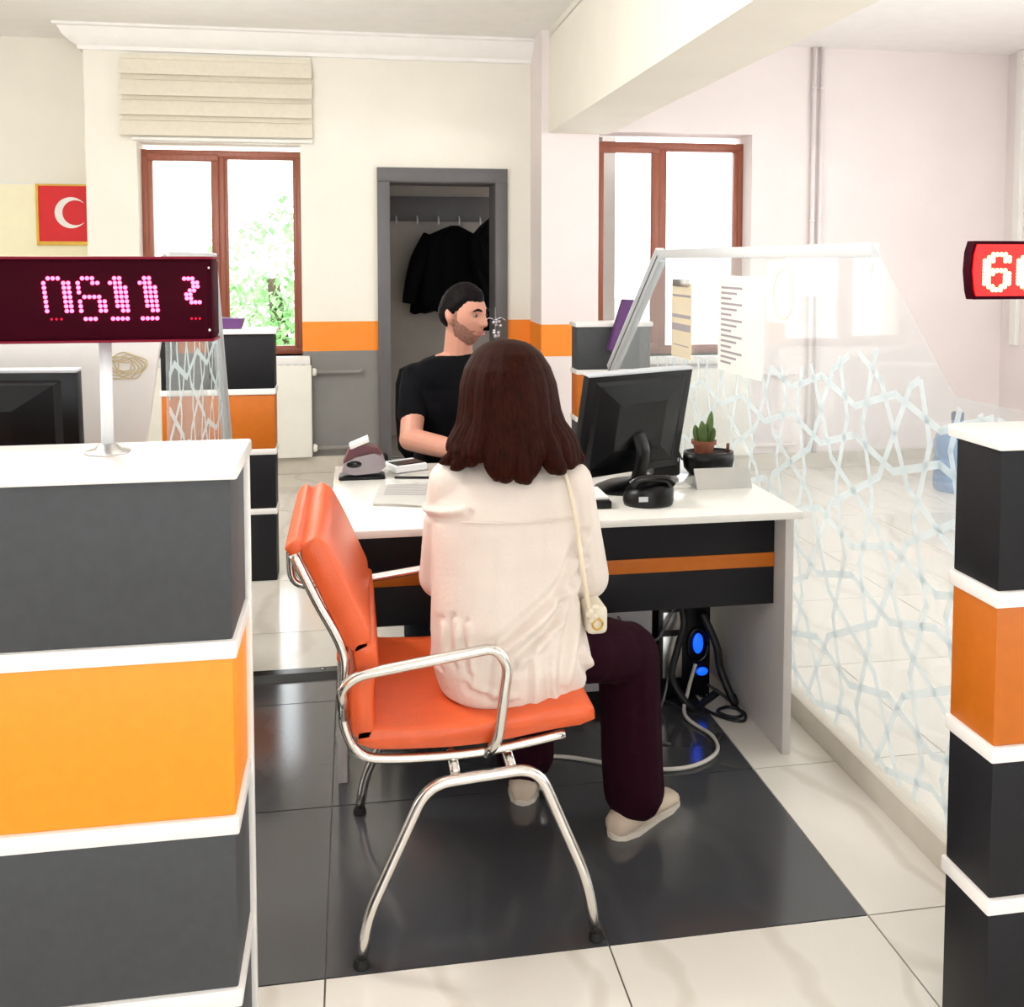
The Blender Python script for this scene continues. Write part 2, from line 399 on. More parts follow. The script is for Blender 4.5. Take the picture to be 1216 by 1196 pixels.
# front wall behind the camera, added to cut frontal light to a few openings
wf = NB(); rect_wall(wf, 'y', YF - 0.2, YF, XL, XRT, 0, CEIL, [(-3.0, -0.8, 0.9, 2.2), (0.0, 1.4, 0.0, 2.1), (2.2, 4.0, 0.9, 2.2)]); struct('wall_front_added', wf, 'cream_wall')
# ceiling and beam
ce = box(NB(), XL, XBL + 0.12, YF, 7.2, CEIL, CEIL + 0.12); box(ce, XBL + 0.12, XRT, YF, YR + 0.1, CEILR, CEIL + 0.12)
struct('ceiling', ce, 'ceiling_white')
beam = box(NB(), 1.262, 1.66, YF, YR, 2.272, CEILR + 0.005); box(beam, 1.262, 1.36, YF, YR, CEILR, CEIL)
tag(struct('ceiling_beam', beam, 'cream_wall'), 'deep cream ceiling beam running from the front to the back', 'beam')
# cornice along the back wall, with its return on the left
prof = [(0, 2.79), (-0.025, 2.79), (-0.03, 2.815), (-0.06, 2.83), (-0.10, 2.87), (-0.12, 2.915), (-0.145, 2.92), (-0.145, CEIL), (0, CEIL)]
rings = []
b = NB()
rings = [[V((XBL, YB + p, z)) for p, z in prof], [V((-1.70 + p, YB + p, z)) for p, z in prof], [V((-1.70 + p, 7.02, z)) for p, z in prof]]
loft(b, rings); struct('trim_1', b, 'ceiling_white', smooth=math.radians(30))

# windows
def window(n, xl, xr, zb, zt, y, depth_y, m0, m1, sash_left, label, woods=('brown_wood', 'brown_dark')):
    w_ = thing('window_%d' % n, ((xl + xr) / 2, y, zb), label, 'window', kind='structure')
    f = 0.045
    b = NB(); yy = y
    box(b, xl, xl + f, yy, yy + 0.07, zb + f, zt - f, 0.004); box(b, xr - f + 0.01, xr, yy, yy + 0.07, zb + f, zt - f, 0.004)
    box(b, xl, xr, yy, yy + 0.07, zt - f, zt, 0.004); box(b, xl, xr, yy, yy + 0.07, zb, zb + f, 0.004)
    box(b, (m0 + m1) / 2 - 0.02, (m0 + m1) / 2 + 0.02, yy, yy + 0.07, zb + f, zt - f, 0.004)
    obj('window_frame', b, woods[0], w_, smooth=math.radians(40))
    for (a, c, thick) in ((xl + f, m0 + 0.02, 0.045 if sash_left else 0.028), (m1 - 0.02, xr - f + 0.01, 0.028)):
        s = NB(); yy2 = y - 0.012 if (a < (m0 + m1) / 2 and sash_left) else y + 0.01
        box(s, a - 0.008, a + thick * 0.6, yy2, yy2 + 0.05, zb + 0.03 + thick, zt - 0.03 - thick, 0.004); box(s, c - thick * 0.9, c + 0.008, yy2, yy2 + 0.05, zb + 0.03 + thick, zt - 0.03 - thick, 0.004)
        box(s, a - 0.008, c + 0.008, yy2, yy2 + 0.05, zt - 0.03 - thick, zt - 0.03, 0.004); box(s, a - 0.008, c + 0.008, yy2, yy2 + 0.05, zb + 0.03, zb + 0.03 + thick, 0.004)
        sa = obj('sash', s, woods[0], w_, smooth=math.radians(40))
        bx('pane', a, c, yy2 + 0.02, yy2 + 0.026, zb + 0.04, zt - 0.04, 'window_glass', sa)
        if a < (m0 + m1) / 2:
            h = box(NB(), c - 0.03, c - 0.012, yy2 - 0.03, yy2, 1.42, 1.45, 0.003); box(h, c - 0.028, c - 0.014, yy2 - 0.03, yy2 - 0.02, 1.34, 1.45, 0.003)
            obj('handle', h, woods[1], sa)
    bx('window_sill', xl - 0.04, xr + 0.05, y - 0.19, y + 0.02, zb - 0.055, zb, 'sill_white', w_, 0.006)
    return w_
window(1, WL, WR, WB, WT - 0.035, YB + 0.13, 0.1, -0.919, -0.831, True, 'brown wooden two-pane window below the cream blind')
window(2, W2L, W2R + 0.0, W2B, W2T - 0.045, YR + 0.15, 0.1, 2.032, 2.122, True, 'brown wooden two-pane window behind the glass partition')
for n, x, (y0, y1, z0, z1) in ((3, XRT + 0.1, (1.2, 4.6, 0.85, 2.35)), (4, XRT + 0.1, (-3.0, -0.4, 0.85, 2.35)), (5, XL - 0.1, (-2.5, -0.2, 0.8, 2.3)), (6, XL - 0.1, (0.8, 2.6, 0.8, 2.3))):  # side windows out of view; big right one put in for light
    w_ = thing('window_%d' % n, (x, (y0 + y1) / 2, z0), kind='structure'); b = NB()
    for a, c in ((y0, y0 + 0.06), (y1 - 0.06, y1), ((y0 + y1) / 2 - 0.04, (y0 + y1) / 2 + 0.04)): box(b, x - 0.03, x + 0.03, a, c, z0, z1)
    box(b, x - 0.03, x + 0.03, y0, y1, z0, z0 + 0.06); box(b, x - 0.03, x + 0.03, y0, y1, z1 - 0.06, z1)
    obj('window_frame', b, 'brown_wood', w_); bx('pane', x - 0.003, x + 0.003, y0, y1, z0, z1, 'window_glass', w_)

# doorway with its dark frame and the cloakroom behind
dr = thing('door_1', ((DL + DR) / 2, YB, 0), 'dark grey door frame open to a dim cloakroom', 'door frame', kind='structure')
b = NB()
for a, c in ((DL, DL + 0.085), (DR - 0.085, DR)): box(b, a, c, YB - 0.03, YB + 0.0, 0, DT - 0.095, 0.004)
box(b, DL, DR, YB - 0.03, YB + 0.0, DT - 0.095, DT, 0.004)
obj('door_casing', b, 'frame_grey', dr, smooth=math.radians(40))
b = NB()
box(b, DL + 0.03, DL + 0.085, YB, YB + 0.28, 0, DT - 0.05); box(b, DR - 0.085, DR - 0.03, YB, YB + 0.28, 0, DT - 0.05)
box(b, DL + 0.03, DR - 0.03, YB, YB + 0.28, DT - 0.1, DT - 0.05)
obj('door_lining', b, 'frame_grey', dr)
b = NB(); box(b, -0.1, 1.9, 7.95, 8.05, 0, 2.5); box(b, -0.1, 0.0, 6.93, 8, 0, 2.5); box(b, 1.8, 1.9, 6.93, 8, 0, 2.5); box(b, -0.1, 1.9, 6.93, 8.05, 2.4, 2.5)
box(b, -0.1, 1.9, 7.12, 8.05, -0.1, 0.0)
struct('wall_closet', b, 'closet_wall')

# outside: ground and a leafy tree
tag(settle(obj('ground_outside', box(NB(), -30, 30, 9.5, 60, -1.2, -1.0), 'exterior_ground')), kind='structure')
tr = thing('leafy_tree', (-1.0, 13.0, -1.0), 'sunlit green tree outside the left window', 'tree')
obj('trunk', tube(NB(), crom([(-1.0, 13.0, -1.0), (-0.95, 13.05, 0.2), (-1.05, 13.0, 1.2)]), [0.16, 0.07], 10), 'bark', tr, True)
lf = NB()
for i in range(5200):
    d = V((random.gauss(0, 1), random.gauss(0, 1), random.gauss(0, 1))).normalized() * (random.random() ** 0.4)
    p = V((-0.85 + d.x * 1.6, 13.0 + d.y * 1.3, 0.55 + d.z * 1.75))
    if noise.noise(p * 1.7) < -0.12: continue
    q = Matrix.Rotation(random.uniform(0, 6.28), 3, 'Z') @ Matrix.Rotation(random.uniform(-1.2, 1.2), 3, 'X'); s = random.uniform(0.06, 0.11)
    vs = [lf.verts.new(p + q @ V(c)) for c in ((0, -s, 0), (s * 0.45, 0, s * 0.12), (0, s, 0), (-s * 0.45, 0, s * 0.12))]; lf.faces.new(vs)
tag(obj('foliage', lf, 'leaf', tr), kind='stuff')

# ------------------------------------------------------------------ fixtures on the walls
bl = thing('roman_blind', (-0.86, YB - 0.05, 2.23), 'cream pleated blind drawn up above the left window', 'blind')
for i, (zt, zb) in enumerate(((2.745, 2.635), (2.615, 2.50), (2.485, 2.375), (2.355, 2.245))):
    p = [(YB - 0.012, zt), (YB - 0.05, zt - 0.012), (YB - 0.085 - 0.004 * i, zb), (YB - 0.07 - 0.004 * i, zb + 0.002), (YB - 0.012, zb + 0.06)]
    obj('fold', prism(NB(), p, 'x', -1.47, -0.262), 'blind_cream', bl)
b = NB(); box(b, -1.46, -0.27, YB - 0.03, YB - 0.01, 2.27, 2.77); obj('backing', b, 'blind_cream', bl)
bx('bottom_bar', -1.40, -0.262, YB - 0.06, YB - 0.035, 2.218, 2.238, 'sill_white', bl, 0.004)

def radiator(loc, x0, x1, y, z0, z1, label, cat='radiator', pipe='pipe_grey'):
    r = thing('radiator', (loc[0], loc[1], z0), label, cat)
    bx('panel', x0, x1, y - 0.09, y - 0.03, z0, z1, 'radiator_white', r, 0.012)
    b = NB(); n = int((x1 - x0) / 0.05)
    for i in range(n): box(b, x0 + 0.02 + i * (x1 - x0 - 0.04) / n, x0 + 0.02 + (i + 0.55) * (x1 - x0 - 0.04) / n, y - 0.075, y - 0.045, z1 - 0.003, z1 + 0.004)
    tag(obj('grille', b, 'alu_grey', r), kind='stuff')
    for z in (z0 + 0.06, z1 - 0.05):
        b = NB(); lathe(b, [(0.0, -0.012), (0.026, -0.012), (0.028, 0.0), (0.02, 0.014), (0.0, 0.016)], (0, 0, 0), 14)
        bmesh.ops.transform(b, matrix=Matrix.Translation((x1 + 0.018, y - 0.06, z)) @ Matrix.Rotation(PI / 2, 4, 'Y'), verts=b.verts[:])
        obj('valve', b, 'radiator_white', r, True)
        obj('supply_pipe', tube(NB(), rounded([(x1 + 0.03, y - 0.06, z), (x1 + 0.33, y - 0.06, z), (x1 + 0.33, y - 0.018, z)], 0.02), 0.014, 10), pipe, r, True)
    for x in (x0 + 0.1, x1 - 0.1): obj('bracket', box(NB(), x - 0.02, x + 0.02, y - 0.035, y - 0.005, z0 + 0.1, z1 - 0.1), 'alu_grey', r)
    return r
radiator((-0.8, YB - 0.06, 0), -1.35, -0.285, YB, 0.122, 0.745, 'white panel radiator below the left window')
radiator((2.1, YR - 0.06, 0), 1.62, 2.65, YR, 0.122, 0.72, 'white panel radiator below the window behind the glass partition', pipe='pipe_paint')

for x, lab in ((3.09, 'left one of two white riser pipes on the right-hand back wall'), (3.145, 'right one of two white riser pipes on the right-hand back wall')):
    pp = thing('riser_pipe', (x, YR - 0.03, 0.116), lab, 'pipe', 'riser pipes')
    obj('pipe', tube(NB(), [(x, YR - 0.03, 0.116), (x, YR - 0.03, CEILR)], 0.014, 12), 'pipe_paint', pp, True)
    for z in (0.6, 1.7, 2.6): obj('pipe_clip', tube(NB(), [(x, YR - 0.03, z), (x, YR - 0.03, z + 0.02)], 0.018, 12), 'pipe_paint', pp, True)
ct = thing('cable_trunking', (XRT - 0.02, 6.1, 0.3), 'white vertical cable trunking on the right wall', 'trunking')
bx('channel', XRT - 0.03, XRT, 6.05, 6.12, 0.85, CEILR, 'sill_white', ct, 0.003); bx('cover', XRT - 0.036, XRT - 0.03, 6.055, 6.115, 0.86, CEILR - 0.01, 'sill_white', ct)

# notice board with flag, cupboard below it
nb = thing('notice_board', (-2.1, 7.0, 1.25), 'cream notice board on the recessed wall', 'board')
bx('panel', -3.0, -1.45, 6.996, 7.018, 1.25, 1.965, 'board_cream', nb); 
b = NB(); box(b, -3.0, -1.45, 6.9955, 7.0, 1.955, 1.97); box(b, -3.0, -1.45, 6.9955, 7.0, 1.24, 1.255); obj('edge_strip', b, 'sill_white', nb)
fg = thing('framed_flag', (-1.8, 6.99, 1.575), 'red flag with white crescent and star in a gold frame', 'flag')
fx0, fx1, fz0, fz1 = -2.095, -1.52, 1.565, 1.945
bx('flag_cloth', fx0, fx1, 6.982, 6.995, fz0, fz1, 'flag_red', fg)
b = NB()
for a in ((fx0 - 0.012, fx0 + 0.004, fz0 - 0.02, fz1 + 0.012), (fx1 - 0.004, fx1 + 0.012, fz0 - 0.02, fz1 + 0.012), (fx0, fx1, fz1, fz1 + 0.012), (fx0, fx1, fz0 - 0.02, fz0 + 0.006)): box(b, a[0], a[1], 6.975, 6.995, a[2], a[3])
obj('frame', b, 'gold', fg)
cx, cz, R1, R2, off = -1.885, 1.765, 0.105, 0.084, 0.028
pts = []; a0 = math.acos((R1 ** 2 + off ** 2 - R2 ** 2) / (2 * R1 * off)); 
for k in range(41):
    a = a0 + (2 * PI - 2 * a0) * k / 40; pts.append((cx + R1 * math.cos(a), cz + R1 * math.sin(a)))
b0 = math.atan2(R1 * math.sin(a0), R1 * math.cos(a0) - off)
for k in range(1, 40):
    a = (2 * PI - b0) - (2 * PI - 2 * b0) * k / 40; pts.append((cx + off + R2 * math.cos(a), cz + R2 * math.sin(a)))
b = NB()
A = [b.verts.new((p[0], 6.980, p[1])) for p in pts]
outer, inner = A[:41], A[41:][::-1]
inn = [outer[0]] + inner + [outer[40]]
for k in range(40): 
    q = [outer[k], outer[k + 1], inn[k + 1], inn[k]]; q = [v for i, v in enumerate(q) if v not in q[:i]]; b.faces.new(q)
obj('crescent', b, 'paper', fg)
st = [((-1.735) + (0.052 if k % 2 == 0 else 0.02) * math.cos(PI + k * PI / 5), cz + (0.052 if k % 2 == 0 else 0.02) * math.sin(PI + k * PI / 5)) for k in range(10)]
obj('star', prism(NB(), st, 'y', 6.979, 6.982), 'paper', fg)
cb = thing('cupboard', (-2.6, 6.8, 0), 'cream cupboard below the notice board at left edge', 'cupboard')
bx('body', -3.2, -1.935, 6.62, 7.01, 0, 1.14, 'board_cream', cb, 0.005)
for a, c in ((-3.19, -2.575), (-2.565, -1.945)):
    d_ = bx('door', a, c, 6.60, 6.62, 0.05, 1.12, 'board_cream', cb, 0.004); bx('knob', (c - 0.06 if a < -3 else a + 0.04), (c - 0.04 if a < -3 else a + 0.06), 6.58, 6.6, 0.55, 0.65, 'brushed', d_, 0.004)

# cloakroom: rack and coats
rk = thing('coat_rack', (0.75, 7.93, 1.75), 'pale wall rack with hooks inside the cloakroom', 'coat rack')
bx('board', 0.12, 1.5, 7.92, 7.95, 1.76, 1.96, 'frame_grey', rk, 0.004)
for i in range(6):
    x = 0.34 + i * 0.17; obj('hook', tube(NB(), crom([(x, 7.92, 1.80), (x, 7.87, 1.79), (x, 7.85, 1.765), (x, 7.86, 1.735), (x, 7.875, 1.76)], 4), 0.006, 8), 'alu_white', rk, True)
def garment(name, label, prof, y, thick, sleeves=(), m='coat_black', rp=3.0, amp=0.02):
    g = thing(name, (prof[0][1], y, prof[-1][0]), label, 'coat'); b = NB(); rings = []
    for z, cx, hw, dz in prof:
        rings.append([V((cx + hw * math.cos(a) * (1 + 0.06 * math.sin(a * 7 + z * 5)), y + thick * dz * math.sin(a) * (1 + 0.25 * math.sin(a * 9 + z * 3)), z + 0.02 * math.sin(a * 5) * (z < prof[-1][0] + 0.1))) for a in [2 * PI * k / 40 for k in range(40)]])
    loft(b, rings); obj('body', b, m, g, True)
    for p, r in sleeves: obj('sleeve', tube(NB(), crom(p, 5), r, 12), m, g, True)
    return g
cz_ = [(1.72, 0.80, 0.03, .4), (1.69, 0.79, 0.10, .7), (1.64, 0.78, 0.2, 1), (1.55, 0.77, 0.235, 1), (1.35, 0.76, 0.25, 1), (1.15, 0.75, 0.28, 1.1), (1.03, 0.745, 0.29, 1.1)]
garment('hanging_jacket', 'black jacket hanging on the cloakroom rack', cz_, 7.78, 0.09, [([(0.60, 7.78, 1.64), (0.51, 7.76, 1.45), (0.455, 7.74, 1.25), (0.43, 7.74, 1.10)], [0.055, 0.065, 0.06, 0.055])])
garment('hanging_coat', 'black coat bunched behind the jacket at the right jamb', [(1.80, 1.11, 0.02, .5), (1.72, 1.06, 0.07, .8), (1.6, 1.00, 0.12, 1), (1.4, 1.04, 0.13, 1), (1.2, 1.10, 0.12, 1), (0.9, 1.10, 0.14, 1)], 7.60, 0.08)
# sparkling ornament hung beside the door frame
og = thing('crystal_ornament', (0.97, 6.58, 0.88), 'small sparkling silver ornament hanging beside the door frame', 'ornament')
obj('cord', tube(NB(), [(0.955, 6.57, 1.12), (0.955, 6.57, 0.95)], 0.003, 6), 'brushed', og)
for i in range(11):
    a = random.uniform(0, 6.28); r = random.uniform(0.01, 0.055); z = random.uniform(0.88, 1.05)
    obj('bead', ell(NB(), (0.955 + r * math.cos(a), 6.56 + 0.35 * r * math.sin(a), z), (0.014,) * 3, seg=10), 'crystal', og, True)
for s in (-1, 1): obj('wire', tube(NB(), crom([(0.955, 6.57, 1.03), (0.955 + s * 0.04, 6.56, 1.05), (0.955 + s * 0.07, 6.56, 1.03)], 4), 0.004, 6), 'crystal', og, True)

# ------------------------------------------------------------------ counters
def counter(name, label, x0, x1, y0, y1, ztop, dark, orange, over=0.012, gw=0.024, slab=0.032):
    c = thing(name, ((x0 + x1) / 2, (y0 + y1) / 2, 0), label, 'counter', 'striped counters')
    h = (ztop - slab - 0.06 - 3 * gw) / 4.0 + 0.0
    bx('core', x0 + 0.006, x1 - 0.006, y0 + 0.006, y1 - 0.006, 0.0, ztop - slab, 'charcoal_dark_and_shaded', c)
    z = ztop - slab; cols = [dark, orange, dark, dark]
    for i in range(4):
        zb = z - h if i < 3 else 0.0
        bx('panel', x0, x1, y0, y1, zb, z, cols[i], c, 0.003); z = zb
        if i < 3:
            bx('white_strip', x0 - 0.006, x1 + 0.006, y0 - 0.006, y1 + 0.006, z - gw, z, 'white_lam', c, 0.003); z -= gw
    bx('top_slab', x0 - over, x1 + over, y0 - over, y1 + over, ztop - slab, ztop, 'white_lam', c, 0.004)
    return c
lc_ = counter('service_counter', 'large striped counter in the left foreground carrying the number display', -2.2, -0.185, 1.475, 1.66, 1.148, 'charcoal', 'lam_orange', slab=0.024, gw=0.028)
bx('end_strip', -0.186, -0.176, 1.648, 1.668, 0.0, 1.124, 'white_lam', lc_, 0.002)
counter('service_counter', 'striped counter cut off by the right edge of the photo', 1.085, 2.6, 1.475, 1.60, 1.15, 'charcoal_dark_and_shaded', 'lam_orange_shaded', slab=0.024, gw=0.028)
counter('service_counter', 'narrow striped counter end standing in front of the left radiator', -0.84, -0.355, 4.42, 4.55, 1.14, 'charcoal_dark_and_shaded', 'lam_orange_shaded', slab=0.022, gw=0.026)
counter('service_counter', 'low striped counter end below the right window, behind the monitor', 1.205, 1.62, 5.16, 5.30, 1.105, 'charcoal', 'lam_orange_shaded', slab=0.026, gw=0.026)

# ------------------------------------------------------------------ number displays
def dots(bm, pts, y, r, zdome=0.004):
    for x, z in pts:
        ring = [bm.verts.new((x + r * math.cos(k * PI / 4), y, z + r * math.sin(k * PI / 4))) for k in range(8)]
        top = bm.verts.new((x, y - zdome, z))
        for k in range(8): bm.faces.new((ring[k], ring[(k + 1) % 8], top))
        bm.faces.new(ring[::-1])
GL = {'0': ['.###..', '#...##', '#...##', '#...##', '#...##', '#...##', '#...##', '#...##'],
      '6': ['.###..', '#..##.', '#.....', '#.....', '.####.', '#...##', '#...##', '#...##'],
      '1': ['.##.', '###.', '.###', '.###', '.###', '.###', '.###', '..##'],
      '2': ['###.', '..##', '..##', '.##.', '##..', '##..', '.###']}
FOOT = {'0': '.ooo..', '6': '.###..', '1': '####', '2': '.ooo'}
dl = thing('number_display', (-0.385, 1.575, 1.157), 'red LED queue display reading 0611 2 on a pole', 'display', 'LED queue displays')
DY = 1.545
case = box(NB(), -0.80, -0.214, DY, DY + 0.065, 1.325, 1.453, 0.008); obj('case', case, 'led_case', dl, smooth=math.radians(40))
b = NB(); box(b, -0.80, -0.2135, DY - 0.001, DY + 0.067, 1.450, 1.4545, 0.001); box(b, -0.80, -0.2135, DY - 0.001, DY + 0.067, 1.3235, 1.3275, 0.001); obj('red_edge', b, 'led_case_red', dl)
bx('front_cover', -0.79, -0.222, DY - 0.0025, DY + 0.001, 1.333, 1.446, 'led_case', dl, 0.001)
b = NB(); dots(b, [(-0.221, 1.437)], DY - 0.002, 0.003); obj('screw', b, 'chrome', dl); b = NB(); dots(b, [(-0.221, 1.341)], DY - 0.002, 0.003); obj('screw', b, 'chrome', dl)
sp = 0.0070
for ch, xx, zt, lb in (('0', -0.459, 1.4215, '0'), ('6', -0.4105, 1.4215, '6'), ('1', -0.3645, 1.4215, '1'), ('1', -0.3215, 1.4215, '1'), ('2', -0.2560, 1.4205, '2')):
    pts, dim = [], []
    s2 = sp * (0.86 if ch == '2' else 1)
    for r_, row in enumerate(GL[ch]):
        for k, cc in enumerate(row):
            if cc == '#': pts.append((xx + k * s2 + r_ * 0.0007, zt - r_ * s2))
    zf = zt - 8.75 * sp
    for k, cc in enumerate(FOOT[ch]):
        p = (xx + 0.004 + k * s2, zf)
        if cc == '#': pts.append(p)
        if cc == 'o': dim.append(p)
    b = NB(); dots(b, pts, DY - 0.0028, 0.0031); dg_ = obj('lit_digit', b, 'led_pink', dl)
    dg_['label'] = 'glowing red dotted digit ' + lb
    if dim: b = NB(); dots(b, dim, DY - 0.0028, 0.002); obj('dim_dots', b, 'led_dim', dg_)
obj('pole', tube(NB(), [(-0.383, 1.585, 1.158), (-0.383, 1.585, 1.33)], 0.0095, 14), 'alu_white', dl, True)
obj('base', lathe(NB(), [(0.0, 0), (0.034, 0), (0.034, 0.002), (0.02, 0.006), (0.0125, 0.014), (0.0, 0.014)], (-0.383, 1.585, 1.1485), 28), 'brushed', dl, smooth=math.radians(50))

dr_ = thing('number_display', (1.3, 1.56, 1.157), 'glowing red LED display showing 60 at the right edge', 'display', 'LED queue displays')
DY2 = 1.535
pf = [(1.066, 1.380), (1.062, 1.395), (1.058, 1.43), (1.060, 1.462), (1.066, 1.482), (1.60, 1.482), (1.60, 1.380)]
obj('case', bevall(prism(NB(), pf, 'y', DY2, DY2 + 0.022), 0.004), 'led_case', dr_, smooth=math.radians(40))
obj('front_cover', prism(NB(), [(1.0685, 1.386), (1.0645, 1.398), (1.061, 1.43), (1.063, 1.458), (1.0685, 1.476), (1.595, 1.476), (1.595, 1.386)], 'y', DY2 - 0.003, DY2), 'led_red', dr_)
G6 = ['..####.', '.##..##', '###..##', '##.....', '##.....', '######.', '###..##', '##...##', '##...##', '##...##', '.##.##.', '..###..']
G0 = ['..###..', '.##.##.', '##...##', '##...##', '##...##', '##...##', '##...##', '##...##', '##...##', '##...##', '.##.##.', '..###..']
for gl, x0_, lb in ((G6, 1.083, '6'), (G0, 1.148, '0')):
    b = NB(); dots(b, [(x0_ + k * 0.0079, 1.4585 - r_ * 0.0056) for r_, row in enumerate(gl) for k, cc in enumerate(row) if cc == '#'], DY2 - 0.0035, 0.0042)
    obj('lit_digit', b, 'led_warm', dr_)['label'] = 'glowing warm white digit ' + lb
obj('pole', tube(NB(), [(1.34, 1.565, 1.158), (1.34, 1.565, 1.385)], 0.0095, 14), 'alu_white', dr_, True)
obj('base', lathe(NB(), [(0.0, 0), (0.034, 0), (0.034, 0.002), (0.02, 0.006), (0.0125, 0.014), (0.0, 0.014)], (1.34, 1.565, 1.1505), 28), 'brushed', dr_, smooth=math.radians(50))
#PART2
# ------------------------------------------------------------------ glass partitions
GX = 1.385
def clip_seg(p, q, inside, n=24):
    out = []; prev = None
    for k in range(n + 1):
        t = k / n; a = (p[0] + (q[0] - p[0]) * t, p[1] + (q[1] - p[1]) * t)
        if inside(a):
            if prev is None: prev = a
            last = a
        elif prev is not None:
            if prev != last: out.append((prev, last))
            prev = None
    if prev is not None and prev != last: out.append((prev, last))
    return out
def hankin(cell, th, u0, u1, v0, v1):
    """star-and-petal lattice on a tiling of octagons and squares"""
    segs = []; a = cell / (1 + math.sqrt(2))
    def poly(c, n, rad, rot):
        P = [(c[0] + rad * math.cos(rot + 2 * PI * k / n), c[1] + rad * math.sin(rot + 2 * PI * k / n)) for k in range(n)]
        E = []
        for k in range(n):
            p, q = P[k], P[(k + 1) % n]; m = ((p[0] + q[0]) / 2, (p[1] + q[1]) / 2); L_ = math.hypot(q[0] - p[0], q[1] - p[1])
            d = ((q[0] - p[0]) / L_, (q[1] - p[1]) / L_); nn = (c[0] - m[0], c[1] - m[1]); l = math.hypot(*nn); nn = (nn[0] / l, nn[1] / l)
            E.append((m, (d[0] * math.cos(th) + nn[0] * math.sin(th), d[1] * math.cos(th) + nn[1] * math.sin(th)), (-d[0] * math.cos(th) + nn[0] * math.sin(th), -d[1] * math.cos(th) + nn[1] * math.sin(th))))
        step = 2 if n == 8 else 1
        for k in range(n):
            m1, r1, _ = E[k]; m2, _, l2 = E[(k + step) % n]
            det = r1[0] * -l2[1] + r1[1] * l2[0]
            if abs(det) < 1e-6: continue
            dx, dy = m2[0] - m1[0], m2[1] - m1[1]
            t = (dx * -l2[1] + dy * l2[0]) / det
            if 0 < t < cell: x = (m1[0] + r1[0] * t, m1[1] + r1[1] * t); segs.extend([(m1, x), (m2, x)])
    for i in range(int((u1 - u0) / cell) + 2):
        for j in range(int((v1 - v0) / cell) + 2):
            c = (u0 + i * cell, v0 + j * cell)
            poly(c, 8, a / (2 * math.sin(PI / 8)), PI / 8)
            poly((c[0] + cell / 2, c[1] + cell / 2), 4, a / math.sqrt(2), 0)
    return segs
def strips(bm, segs, wid, x, place):
    for p, q in segs:
        L_ = math.hypot(q[0] - p[0], q[1] - p[1])
        if L_ < 1e-4: continue
        d = ((q[0] - p[0]) / L_, (q[1] - p[1]) / L_); n = (-d[1] * wid / 2, d[0] * wid / 2); e = wid * 0.3
        c = [(p[0] - d[0] * e + n[0], p[1] - d[1] * e + n[1]), (q[0] + d[0] * e + n[0], q[1] + d[1] * e + n[1]), (q[0] + d[0] * e - n[0], q[1] + d[1] * e - n[1]), (p[0] - d[0] * e - n[0], p[1] - d[1] * e - n[1])]
        bm.faces.new([bm.verts.new((x, *cc)) for cc in c])
def point_in(poly):
    def f(p):
        s = False; j = len(poly) - 1
        for i in range(len(poly)):
            if (poly[i][1] > p[1]) != (poly[j][1] > p[1]) and p[0] < (poly[j][0] - poly[i][0]) * (p[1] - poly[i][1]) / (poly[j][1] - poly[i][1]) + poly[i][0]: s = not s
            j = i
        return s
    return f
gp = thing('glass_partition', (GX, 3.2, 0), 'clear glass partition with etched star pattern and white rail right of desk', 'partition')
GPOLY = [(1.61, 0.07), (5.14, 0.07), (5.14, 0.84), (4.27, 1.485), (2.43, 1.485), (2.06, 1.13), (1.61, 1.13)]
obj('glass_sheet', prism(NB(), GPOLY, 'x', GX - 0.004, GX + 0.004), 'partition_glass', gp)
inside = point_in([(1.61, 0.09), (4.3, 0.09), (4.3, 1.0), (2.9, 1.1), (2.35, 1.22), (2.06, 1.10), (1.61, 1.10)])
sg = []
for p, q in hankin(0.40, math.radians(62), 1.5, 4.6, 0.0, 1.4): sg += clip_seg(p, q, inside)
b = NB(); strips(b, sg, 0.02, GX - 0.0046, None); obj('etched_pattern', b, 'etch', gp)['label'] = 'frosted star lattice'
b = NB(); box(b, GX - 0.013, GX + 0.013, 2.42, 4.29, 1.455, 1.495, 0.003); obj('top_rail', b, 'alu_white', gp, smooth=math.radians(40))
d = V((0, 5.14 - 4.27, 0.84 - 1.485)); L_ = d.length; an = math.atan2(d.z, d.y)
for nm, x0, x1, o0, o1, mm in (('sloping_profile', -0.018, 0.018, -0.015, 0.055, 'alu_grey'), ('profile_groove', -0.021, -0.018, 0.018, 0.026, 'frame_grey'), ('profile_edge', -0.02, 0.02, -0.022, -0.012, 'alu_white')):
    mtx = Matrix.Translation((GX, 4.27, 1.485)) @ Matrix.Rotation(an, 4, 'X')
    obj(nm, box(NB(), x0, x1, 0, L_ - 0.02, -o1, -o0, 0.002, mtx), mm, gp)
b = NB(); box(b, GX - 0.025, GX + 0.025, 1.61, 5.14, 0.0, 0.075, 0.004); obj('floor_channel', b, 'skirting', gp, smooth=math.radians(40))
